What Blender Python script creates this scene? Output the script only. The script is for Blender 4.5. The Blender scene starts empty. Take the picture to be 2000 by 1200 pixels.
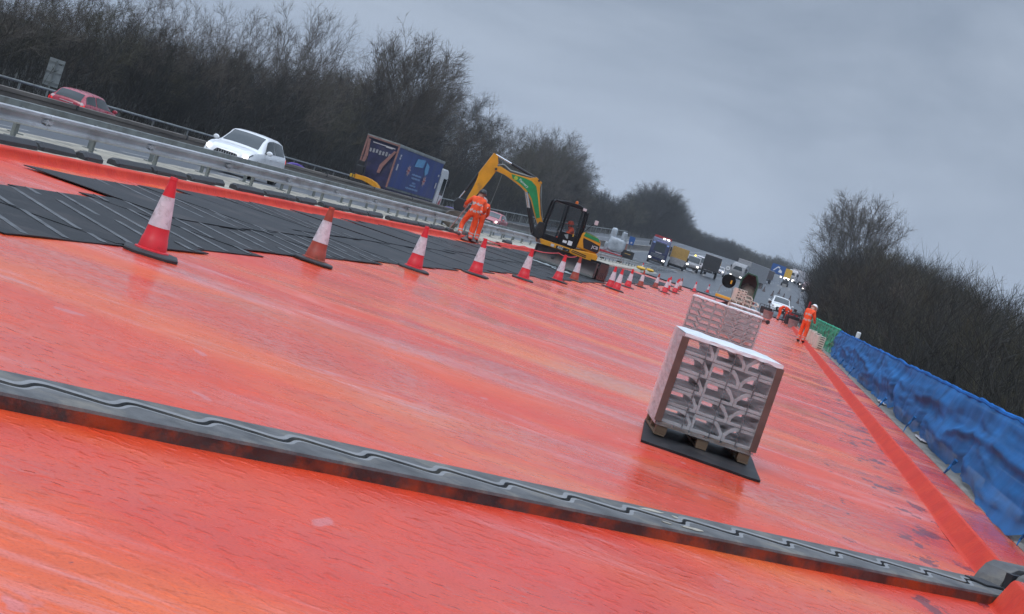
import bpy, bmesh, math, random
import numpy as np
from mathutils import Vector, Matrix, noise

R = math.radians
scene = bpy.context.scene
col = scene.collection

# ------------------------------------------------------------------ camera
YAW, PITCH, ROLL, EYE = R(-7.29), R(-2.89), R(18.60), 1.476
fwd = Vector((math.sin(YAW)*math.cos(PITCH), math.cos(YAW)*math.cos(PITCH), math.sin(PITCH)))
r0 = Vector((math.cos(YAW), -math.sin(YAW), 0)); u0 = r0.cross(fwd)
rgt = math.cos(ROLL)*r0 + math.sin(ROLL)*u0
upv = -math.sin(ROLL)*r0 + math.cos(ROLL)*u0
cam = bpy.data.cameras.new('camera'); cam.sensor_width = 36; cam.lens = 64.8
cam.clip_start = 0.05; cam.clip_end = 6000
cam_o = bpy.data.objects.new('camera', cam); col.objects.link(cam_o)
m = Matrix((rgt, upv, -fwd)).transposed().to_4x4(); m.translation = Vector((0, 0, EYE))
cam_o.matrix_world = m
scene.camera = cam_o

# ------------------------------------------------------------------ world: overcast sky
SUN_EL, SUN_AZ = R(52), R(200)
world = bpy.data.worlds.new('World'); scene.world = world; world.use_nodes = True
wn, wl = world.node_tree.nodes, world.node_tree.links
wn.clear()
def wnode(t, **k):
    n = wn.new(t)
    for a, b in k.items(): setattr(n, a, b)
    return n
out = wnode('ShaderNodeOutputWorld'); bg = wnode('ShaderNodeBackground'); bg.inputs['Strength'].default_value = 0.1
sky = wnode('ShaderNodeTexSky'); sky.sky_type = 'NISHITA'; sky.sun_disc = False
sky.sun_elevation = SUN_EL; sky.sun_rotation = SUN_AZ; sky.air_density = 1.0; sky.dust_density = 4.0
tc = wnode('ShaderNodeTexCoord')
sep = wnode('ShaderNodeSeparateXYZ'); wl.new(tc.outputs['Generated'], sep.inputs[0])
mapn = wnode('ShaderNodeMapping'); mapn.inputs['Scale'].default_value = (2.6, 2.6, 7.0); mapn.inputs['Rotation'].default_value = (0.25, 0.32, 0.0)
wl.new(tc.outputs['Generated'], mapn.inputs[0])
cl = wnode('ShaderNodeTexNoise'); cl.inputs['Scale'].default_value = 1.5; cl.inputs['Detail'].default_value = 8; cl.inputs['Roughness'].default_value = 0.56; cl.inputs['Distortion'].default_value = 0.5
wl.new(mapn.outputs[0], cl.inputs['Vector'])
cr = wnode('ShaderNodeValToRGB')
cr.color_ramp.elements[0].position = 0.34; cr.color_ramp.elements[0].color = (2.55, 3.15, 4.12, 1)
cr.color_ramp.elements[1].position = 0.66; cr.color_ramp.elements[1].color = (4.10, 4.80, 5.90, 1)
wl.new(cl.outputs['Fac'], cr.inputs[0])
zr = wnode('ShaderNodeMapRange'); zr.interpolation_type = 'SMOOTHSTEP'
zr.inputs['From Min'].default_value = 0.42; zr.inputs['From Max'].default_value = 0.85
zr.inputs['To Min'].default_value = 1.0; zr.inputs['To Max'].default_value = 4.3
wl.new(sep.outputs['Z'], zr.inputs['Value'])
vm = wnode('ShaderNodeVectorMath', operation='SCALE')
hr = wnode('ShaderNodeMapRange'); hr.interpolation_type = 'SMOOTHSTEP'; hr.inputs['From Min'].default_value = 0.0; hr.inputs['From Max'].default_value = 0.16
hr.inputs['To Min'].default_value = 1.22; hr.inputs['To Max'].default_value = 1.0; wl.new(sep.outputs['Z'], hr.inputs['Value'])
hm = wnode('ShaderNodeMath', operation='MULTIPLY'); wl.new(hr.outputs[0], hm.inputs[0]); wl.new(zr.outputs[0], hm.inputs[1])
wl.new(cr.outputs[0], vm.inputs[0]); wl.new(hm.outputs[0], vm.inputs['Scale'])
mx = wnode('ShaderNodeMixRGB'); mx.inputs[0].default_value = 0.94
wl.new(sky.outputs[0], mx.inputs[1]); wl.new(vm.outputs[0], mx.inputs[2])
wl.new(mx.outputs[0], bg.inputs['Color']); wl.new(bg.outputs[0], out.inputs[0])

sun = bpy.data.lights.new('sun', 'SUN'); sun.energy = 0.9; sun.angle = R(25); sun.color = (1.0, 0.96, 0.9)
sun_o = bpy.data.objects.new('sun', sun); col.objects.link(sun_o)
sd = Vector((math.sin(SUN_AZ)*math.cos(SUN_EL), math.cos(SUN_AZ)*math.cos(SUN_EL), math.sin(SUN_EL)))
sun_o.rotation_euler = sd.to_track_quat('Z', 'Y').to_euler()
scene.view_settings.view_transform = 'Standard'; scene.view_settings.look = 'None'
scene.view_settings.exposure = 0.0; scene.view_settings.gamma = 1.0
scene.render.engine = 'CYCLES'
scene.cycles.max_bounces = 6; scene.cycles.transparent_max_bounces = 16
scene.cycles.diffuse_bounces = 3; scene.cycles.glossy_bounces = 3

# ------------------------------------------------------------------ materials
def mat(name, base, rough=0.6, metal=0.0, var=0.18, vscale=6.0, bump=0.0, bscale=40.0, emit=None, estr=0.0, coat=0.0, spec=0.5, dirt=None, dirt_amt=0.0, stretch=(1, 1, 1), alpha=1.0):
    M = bpy.data.materials.new(name); M.use_nodes = True
    N, L = M.node_tree.nodes, M.node_tree.links
    P = N['Principled BSDF']
    P.inputs['Roughness'].default_value = rough; P.inputs['Metallic'].default_value = metal
    P.inputs['Specular IOR Level'].default_value = spec
    if coat: P.inputs['Coat Weight'].default_value = coat; P.inputs['Coat Roughness'].default_value = 0.06
    if alpha < 1: P.inputs['Alpha'].default_value = alpha
    c = tuple(base)
    if var or bump or dirt:
        T = N.new('ShaderNodeTexCoord'); Mp = N.new('ShaderNodeMapping'); Mp.inputs['Scale'].default_value = stretch
        L.new(T.outputs['Object'], Mp.inputs[0])
    cout = None
    if var:
        n = N.new('ShaderNodeTexNoise'); n.inputs['Scale'].default_value = vscale; n.inputs['Detail'].default_value = 5
        L.new(Mp.outputs[0], n.inputs['Vector'])
        r = N.new('ShaderNodeValToRGB'); r.color_ramp.elements[0].position = 0.3; r.color_ramp.elements[1].position = 0.7
        r.color_ramp.elements[0].color = tuple(max(0, x*(1-var)) for x in c) + (1,)
        r.color_ramp.elements[1].color = tuple(min(1, x*(1+var)) for x in c) + (1,)
        L.new(n.outputs['Fac'], r.inputs[0]); cout = r.outputs[0]
        mr = N.new('ShaderNodeMapRange'); mr.inputs['To Min'].default_value = max(0.02, rough*0.8); mr.inputs['To Max'].default_value = min(1, rough*1.2)
        L.new(n.outputs['Fac'], mr.inputs['Value']); L.new(mr.outputs[0], P.inputs['Roughness'])
    if dirt:
        n2 = N.new('ShaderNodeTexNoise'); n2.inputs['Scale'].default_value = vscale*0.6; n2.inputs['Detail'].default_value = 8; n2.inputs['Roughness'].default_value = 0.65
        L.new(Mp.outputs[0], n2.inputs['Vector'])
        r2 = N.new('ShaderNodeValToRGB'); r2.color_ramp.elements[0].position = 0.62-dirt_amt*0.3; r2.color_ramp.elements[1].position = 0.75-dirt_amt*0.2
        L.new(n2.outputs['Fac'], r2.inputs[0])
        mxx = N.new('ShaderNodeMixRGB'); L.new(r2.outputs[0], mxx.inputs[0])
        if cout: L.new(cout, mxx.inputs[1])
        else: mxx.inputs[1].default_value = c + (1,)
        mxx.inputs[2].default_value = tuple(dirt) + (1,); cout = mxx.outputs[0]
    if cout: L.new(cout, P.inputs['Base Color'])
    else: P.inputs['Base Color'].default_value = c + (1,)
    if bump:
        b = N.new('ShaderNodeBump'); b.inputs['Strength'].default_value = bump; b.inputs['Distance'].default_value = 0.01
        n3 = N.new('ShaderNodeTexNoise'); n3.inputs['Scale'].default_value = bscale; n3.inputs['Detail'].default_value = 6
        L.new(Mp.outputs[0], n3.inputs['Vector']); L.new(n3.outputs['Fac'], b.inputs['Height']); L.new(b.outputs[0], P.inputs['Normal'])
    if emit:
        P.inputs['Emission Color'].default_value = tuple(emit) + (1,); P.inputs['Emission Strength'].default_value = estr
    return M

def membrane(name, rot=0.18, near=False, dry_shade=False, scuffed=True):
    """sprayed orange waterproofing: bands of red and yellow orange, thin water film, brushed ripples"""
    M = bpy.data.materials.new(name); M.use_nodes = True
    N, L = M.node_tree.nodes, M.node_tree.links; P = N['Principled BSDF']
    T = N.new('ShaderNodeTexCoord')
    def mp(sc, rz=rot):
        q = N.new('ShaderNodeMapping'); q.inputs['Scale'].default_value = sc; q.inputs['Rotation'].default_value = (0, 0, rz)
        L.new(T.outputs['Object'], q.inputs[0]); return q.outputs[0]
    def nz(v, s, d=5, ro=0.55, di=0.0):
        n = N.new('ShaderNodeTexNoise'); n.inputs['Scale'].default_value = s; n.inputs['Detail'].default_value = d
        n.inputs['Roughness'].default_value = ro; n.inputs['Distortion'].default_value = di
        L.new(v, n.inputs['Vector']); return n.outputs['Fac']
    def ramp(v, a, b, ca=(0, 0, 0, 1), cb=(1, 1, 1, 1)):
        r = N.new('ShaderNodeValToRGB'); r.color_ramp.elements[0].position = a; r.color_ramp.elements[1].position = b
        r.color_ramp.elements[0].color = ca; r.color_ramp.elements[1].color = cb
        L.new(v, r.inputs[0]); return r.outputs[0]
    def mix(f, a, b, mode='MIX'):
        x = N.new('ShaderNodeMixRGB'); x.blend_type = mode
        for i, v in ((0, f), (1, a), (2, b)):
            if hasattr(v, 'is_linked'): L.new(v, x.inputs[i])
            else: x.inputs[i].default_value = v
        return x.outputs[0]
    def mul(a, b): return mix(1.0, a, b, 'MULTIPLY')
    big = nz(mp((0.16, 0.20, 1)), 1.3, 5, 0.55, 0.8)
    band = nz(mp((0.10, 0.34, 1), 0.05), 1.0, 4, 0.5, 0.3)
    c = mix(ramp(big, 0.36, 0.70), (0.78, 0.052, 0.020, 1), (0.86, 0.112, 0.026, 1))
    c = mix(ramp(band, 0.50, 0.68), c, (0.92, 0.20, 0.045, 1))
    if dry_shade: c = mix(ramp(nz(mp((0.5, 1.2, 3)), 2.0, 5, 0.6), 0.40, 0.70), (0.66, 0.036, 0.014, 1), (0.76, 0.062, 0.018, 1))  # upright faces: shade painted in as a darker, redder coat
    c = mix(ramp(nz(mp((0.5, 0.55, 1)), 1.3, 6, 0.62, 0.6), 0.56, 0.76), c, (0.72, 0.044, 0.026, 1))
    c = mix(ramp(nz(mp((2.2, 1.6, 1)), 1.6, 6, 0.65), 0.35, 0.75), mul(c, (0.86, 0.80, 0.80, 1)), c)
    # dried pale milky film, in streaks and ragged flakes
    streak = ramp(nz(mp((0.30, 1.0, 1), 0.08), 1.0, 10, 0.74, 0.7), 0.545, 0.66)
    where = ramp(nz(mp((0.14, 0.22, 1)), 1.0, 3, 0.5), 0.34, 0.58)
    sx = N.new('ShaderNodeSeparateXYZ'); L.new(T.outputs['Object'], sx.inputs[0])
    pr = N.new('ShaderNodeMapRange'); pr.inputs['From Min'].default_value = 0.2; pr.inputs['From Max'].default_value = 1.2; pr.inputs['To Max'].default_value = 0.75; L.new(sx.outputs['X'], pr.inputs['Value'])
    where = mix(1.0, where, pr.outputs[0], 'LIGHTEN')
    film = mul(streak, where)
    ln = N.new('ShaderNodeMath'); ln.operation = 'MULTIPLY_ADD'; L.new(sx.outputs['X'], ln.inputs[0]); ln.inputs[1].default_value = -0.235; L.new(sx.outputs['Y'], ln.inputs[2])
    sb = N.new('ShaderNodeMath'); sb.operation = 'SUBTRACT'; L.new(ln.outputs[0], sb.inputs[0]); sb.inputs[1].default_value = 16.8
    ab = N.new('ShaderNodeMath'); ab.operation = 'ABSOLUTE'; L.new(sb.outputs[0], ab.inputs[0])
    tb = N.new('ShaderNodeMapRange'); tb.interpolation_type = 'SMOOTHSTEP'; tb.inputs['From Min'].default_value = 0.15; tb.inputs['From Max'].default_value = 0.75; tb.inputs['To Min'].default_value = 0.62; tb.inputs['To Max'].default_value = 0.0; L.new(ab.outputs[0], tb.inputs['Value'])
    if not dry_shade: film = mix(1.0, film, mul(tb.outputs[0], ramp(nz(mp((1.2, 2.6, 1), 0.2), 1.0, 8, 0.7, 0.5), 0.40, 0.58)), 'LIGHTEN')
    if not dry_shade: c = mix(mul(film, (0.8, 0.8, 0.8, 1)), c, (0.78, 0.36, 0.36, 1))
    flake = ramp(nz(mp((2.6, 1.9, 1)), 1.0, 3, 0.45, 0.2), 0.695, 0.715)
    if not dry_shade: c = mix(mul(flake, (0.6, 0.6, 0.6, 1)), c, (0.66, 0.22, 0.22, 1))
    # scuffs near the parapet side, grit everywhere
    edge = N.new('ShaderNodeMapRange'); edge.inputs['From Min'].default_value = 0.4; edge.inputs['From Max'].default_value = 1.7
    edge.inputs['To Min'].default_value = -0.06; edge.inputs['To Max'].default_value = 0.105; L.new(sx.outputs['X'], edge.inputs['Value'])
    scn = nz(mp((3.2, 1.5, 1), 0.35), 1.0, 5, 0.62, 0.3); sadd = N.new('ShaderNodeMath'); sadd.operation = 'ADD'; L.new(scn, sadd.inputs[0]); L.new(edge.outputs[0], sadd.inputs[1])
    if not dry_shade and scuffed: c = mix(mul(ramp(sadd.outputs[0], 0.665, 0.69), (0.85, 0.85, 0.85, 1)), c, (0.16, 0.030, 0.045, 1))
    c = mix(mul(ramp(nz(mp((9, 8, 1), 0.4), 1.0, 4, 0.6), 0.71, 0.75), (0.4, 0.4, 0.4, 1)), c, (0.40, 0.03, 0.03, 1))
    vo = N.new('ShaderNodeTexVoronoi'); vo.inputs['Scale'].default_value = 1.5; L.new(mp((1, 1, 1)), vo.inputs['Vector'])
    dot = ramp(vo.outputs['Distance'], 0.016, 0.030, (1, 1, 1, 1), (0, 0, 0, 1))
    c = mix(dot, c, (0.09, 0.055, 0.04, 1))
    L.new(c, P.inputs['Base Color'])
    P.inputs['Specular IOR Level'].default_value = 0.25 if dry_shade else 0.36
    if dry_shade: P.inputs['Roughness'].default_value = 0.6
    else:
        wet = ramp(nz(mp((0.35, 0.40, 1)), 1.2, 7, 0.62, 0.5), 0.38, 0.64)
        mr = N.new('ShaderNodeMapRange'); mr.inputs['To Min'].default_value = 0.34; mr.inputs['To Max'].default_value = 0.12
        L.new(wet, mr.inputs['Value']); L.new(mr.outputs[0], P.inputs['Roughness'])
    # raised dabs left by the brush, plus slow undulation
    dab = ramp(nz(mp((11, 12, 1), 0.1), 1.0, 1, 0.4, 0.25), 0.53, 0.76)
    dab_f = mul(ramp(nz(mp((26, 24, 1), 0.1), 1.0, 2, 0.5, 0.2), 0.50, 0.72), ramp(nz(mp((0.7, 0.6, 1)), 1.0, 3), 0.42, 0.60))
    lump = nz(mp((1.6, 1.3, 1)), 1.0, 5, 0.6)
    h = N.new('ShaderNodeMath'); h.operation = 'MULTIPLY_ADD'; L.new(dab, h.inputs[0]); h.inputs[1].default_value = 0.85; L.new(lump, h.inputs[2])
    h2 = N.new('ShaderNodeMath'); h2.operation = 'MULTIPLY_ADD'; L.new(dab_f, h2.inputs[0]); h2.inputs[1].default_value = 0.14; L.new(h.outputs[0], h2.inputs[2])
    b = N.new('ShaderNodeBump'); b.inputs['Strength'].default_value = 0.75 if near else 0.6; b.inputs['Distance'].default_value = 0.008
    if not dry_shade:
        ms = N.new('ShaderNodeMapRange'); ms.inputs['To Min'].default_value = 0.95 if near else 0.8; ms.inputs['To Max'].default_value = 0.32; L.new(wet, ms.inputs['Value']); L.new(ms.outputs[0], b.inputs['Strength'])
    gr = nz(mp((70, 55, 1)), 1.0, 3, 0.6); c2 = mix(ramp(gr, 0.30, 0.52), mul(c, (0.80, 0.66, 0.62, 1)), c); L.new(c2, P.inputs['Base Color'])
    L.new(h2.outputs[0], b.inputs['Height']); L.new(b.outputs[0], P.inputs['Normal'])
    return M

def mat_board(name, ribbed):
    M = mat(name, (0.018, 0.019, 0.021), 0.50, var=0.5, vscale=1.6, dirt=(0.06, 0.052, 0.05), dirt_amt=0.35, spec=0.22)
    N, L = M.node_tree.nodes, M.node_tree.links; P = N['Principled BSDF']
    T = [n for n in N if n.type == 'TEX_COORD'][0]
    b = N.new('ShaderNodeBump'); b.inputs['Distance'].default_value = 0.010
    q = N.new('ShaderNodeMapping'); L.new(T.outputs['Object'], q.inputs[0])
    if ribbed:
        q.inputs['Scale'].default_value = (1, 0.7, 1); q.inputs['Rotation'].default_value = (0, 0, 0.75)
        w = N.new('ShaderNodeTexWave'); w.wave_profile = 'TRI'; w.inputs['Scale'].default_value = 11; w.inputs['Distortion'].default_value = 2.5; w.inputs['Detail'].default_value = 1; w.inputs['Detail Scale'].default_value = 2.5
        L.new(q.outputs[0], w.inputs['Vector'])
        m1 = N.new('ShaderNodeMath'); m1.operation = 'GREATER_THAN'; L.new(w.outputs['Fac'], m1.inputs[0]); m1.inputs[1].default_value = 0.55
        q2 = N.new('ShaderNodeMapping'); q2.inputs['Scale'].default_value = (7, 4, 1); L.new(T.outputs['Object'], q2.inputs[0])
        n3 = N.new('ShaderNodeTexNoise'); n3.inputs['Scale'].default_value = 1; L.new(q2.outputs[0], n3.inputs['Vector'])
        m2 = N.new('ShaderNodeMath'); m2.operation = 'MULTIPLY_ADD'; L.new(n3.outputs['Fac'], m2.inputs[0]); m2.inputs[1].default_value = 0.5; L.new(m1.outputs[0], m2.inputs[2])
        L.new(m2.outputs[0], b.inputs['Height']); b.inputs['Strength'].default_value = 0.9
        src = P.inputs['Base Color'].links[0].from_socket
        mx = N.new('ShaderNodeMixRGB'); mx.blend_type = 'MULTIPLY'; mx.inputs[2].default_value = (0.55, 0.55, 0.56, 1); inv = N.new('ShaderNodeMath'); inv.operation = 'SUBTRACT'; inv.inputs[0].default_value = 0.8; L.new(m1.outputs[0], inv.inputs[1])
        L.new(inv.outputs[0], mx.inputs[0]); L.new(src, mx.inputs[1]); L.new(mx.outputs[0], P.inputs['Base Color'])
    else:
        n3 = N.new('ShaderNodeTexNoise'); n3.inputs['Scale'].default_value = 3; n3.inputs['Detail'].default_value = 9; n3.inputs['Roughness'].default_value = 0.7
        L.new(q.outputs[0], n3.inputs['Vector']); L.new(n3.outputs['Fac'], b.inputs['Height']); b.inputs['Strength'].default_value = 0.7
    L.new(b.outputs[0], P.inputs['Normal'])
    return M

def film_mat(name, tint, lo, hi):
    M = bpy.data.materials.new(name); M.use_nodes = True
    N, L = M.node_tree.nodes, M.node_tree.links; P = N['Principled BSDF']; O = N['Material Output']
    P.inputs['Base Color'].default_value = tint + (1,); P.inputs['Roughness'].default_value = 0.28
    T = N.new('ShaderNodeTexCoord'); q = N.new('ShaderNodeMapping'); q.inputs['Scale'].default_value = (1.2, 1.2, 9); q.inputs['Rotation'].default_value = (0.25, 0.35, 0)
    L.new(T.outputs['Object'], q.inputs[0])
    n = N.new('ShaderNodeTexNoise'); n.inputs['Scale'].default_value = 3; n.inputs['Detail'].default_value = 7; n.inputs['Roughness'].default_value = 0.7
    L.new(q.outputs[0], n.inputs['Vector'])
    mr = N.new('ShaderNodeMapRange'); mr.inputs['From Min'].default_value = 0.35; mr.inputs['From Max'].default_value = 0.75
    mr.inputs['To Min'].default_value = lo; mr.inputs['To Max'].default_value = hi; L.new(n.outputs['Fac'], mr.inputs['Value'])
    t = N.new('ShaderNodeBsdfTransparent'); mxs = N.new('ShaderNodeMixShader')
    L.new(mr.outputs[0], mxs.inputs[0]); L.new(t.outputs[0], mxs.inputs[1]); L.new(P.outputs[0], mxs.inputs[2]); L.new(mxs.outputs[0], O.inputs[0])
    b = N.new('ShaderNodeBump'); b.inputs['Strength'].default_value = 0.6; b.inputs['Distance'].default_value = 0.01
    L.new(n.outputs['Fac'], b.inputs['Height']); L.new(b.outputs[0], P.inputs['Normal'])
    return M

def net_mat(name, tint, cover):
    M = bpy.data.materials.new(name); M.use_nodes = True
    N, L = M.node_tree.nodes, M.node_tree.links; P = N['Principled BSDF']; O = N['Material Output']
    T = N.new('ShaderNodeTexCoord')
    n = N.new('ShaderNodeTexNoise'); n.inputs['Scale'].default_value = 1.1; n.inputs['Detail'].default_value = 6; L.new(T.outputs['Object'], n.inputs['Vector'])
    r = N.new('ShaderNodeValToRGB'); r.color_ramp.elements[0].position = 0.3; r.color_ramp.elements[1].position = 0.75
    r.color_ramp.elements[0].color = tuple(x*0.75 for x in tint) + (1,); r.color_ramp.elements[1].color = tuple(min(1, x*1.25) for x in tint) + (1,)
    L.new(n.outputs['Fac'], r.inputs[0]); L.new(r.outputs[0], P.inputs['Base Color']); P.inputs['Roughness'].default_value = 0.7; P.inputs['Specular IOR Level'].default_value = 0.08
    mr = N.new('ShaderNodeMapRange'); mr.inputs['From Min'].default_value = 0.3; mr.inputs['From Max'].default_value = 0.7
    mr.inputs['To Min'].default_value = cover-0.16; mr.inputs['To Max'].default_value = min(1, cover+0.12); L.new(n.outputs['Fac'], mr.inputs['Value'])
    t = N.new('ShaderNodeBsdfTransparent'); mxs = N.new('ShaderNodeMixShader')
    L.new(mr.outputs[0], mxs.inputs[0]); L.new(t.outputs[0], mxs.inputs[1]); L.new(P.outputs[0], mxs.inputs[2]); L.new(mxs.outputs[0], O.inputs[0])
    b = N.new('ShaderNodeBump'); b.inputs['Strength'].default_value = 0.35; b.inputs['Distance'].default_value = 0.01
    n2 = N.new('ShaderNodeTexNoise'); n2.inputs['Scale'].default_value = 14; n2.inputs['Detail'].default_value = 4; L.new(T.outputs['Object'], n2.inputs['Vector'])
    L.new(n2.outputs['Fac'], b.inputs['Height']); L.new(b.outputs[0], P.inputs['Normal'])
    return M

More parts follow.
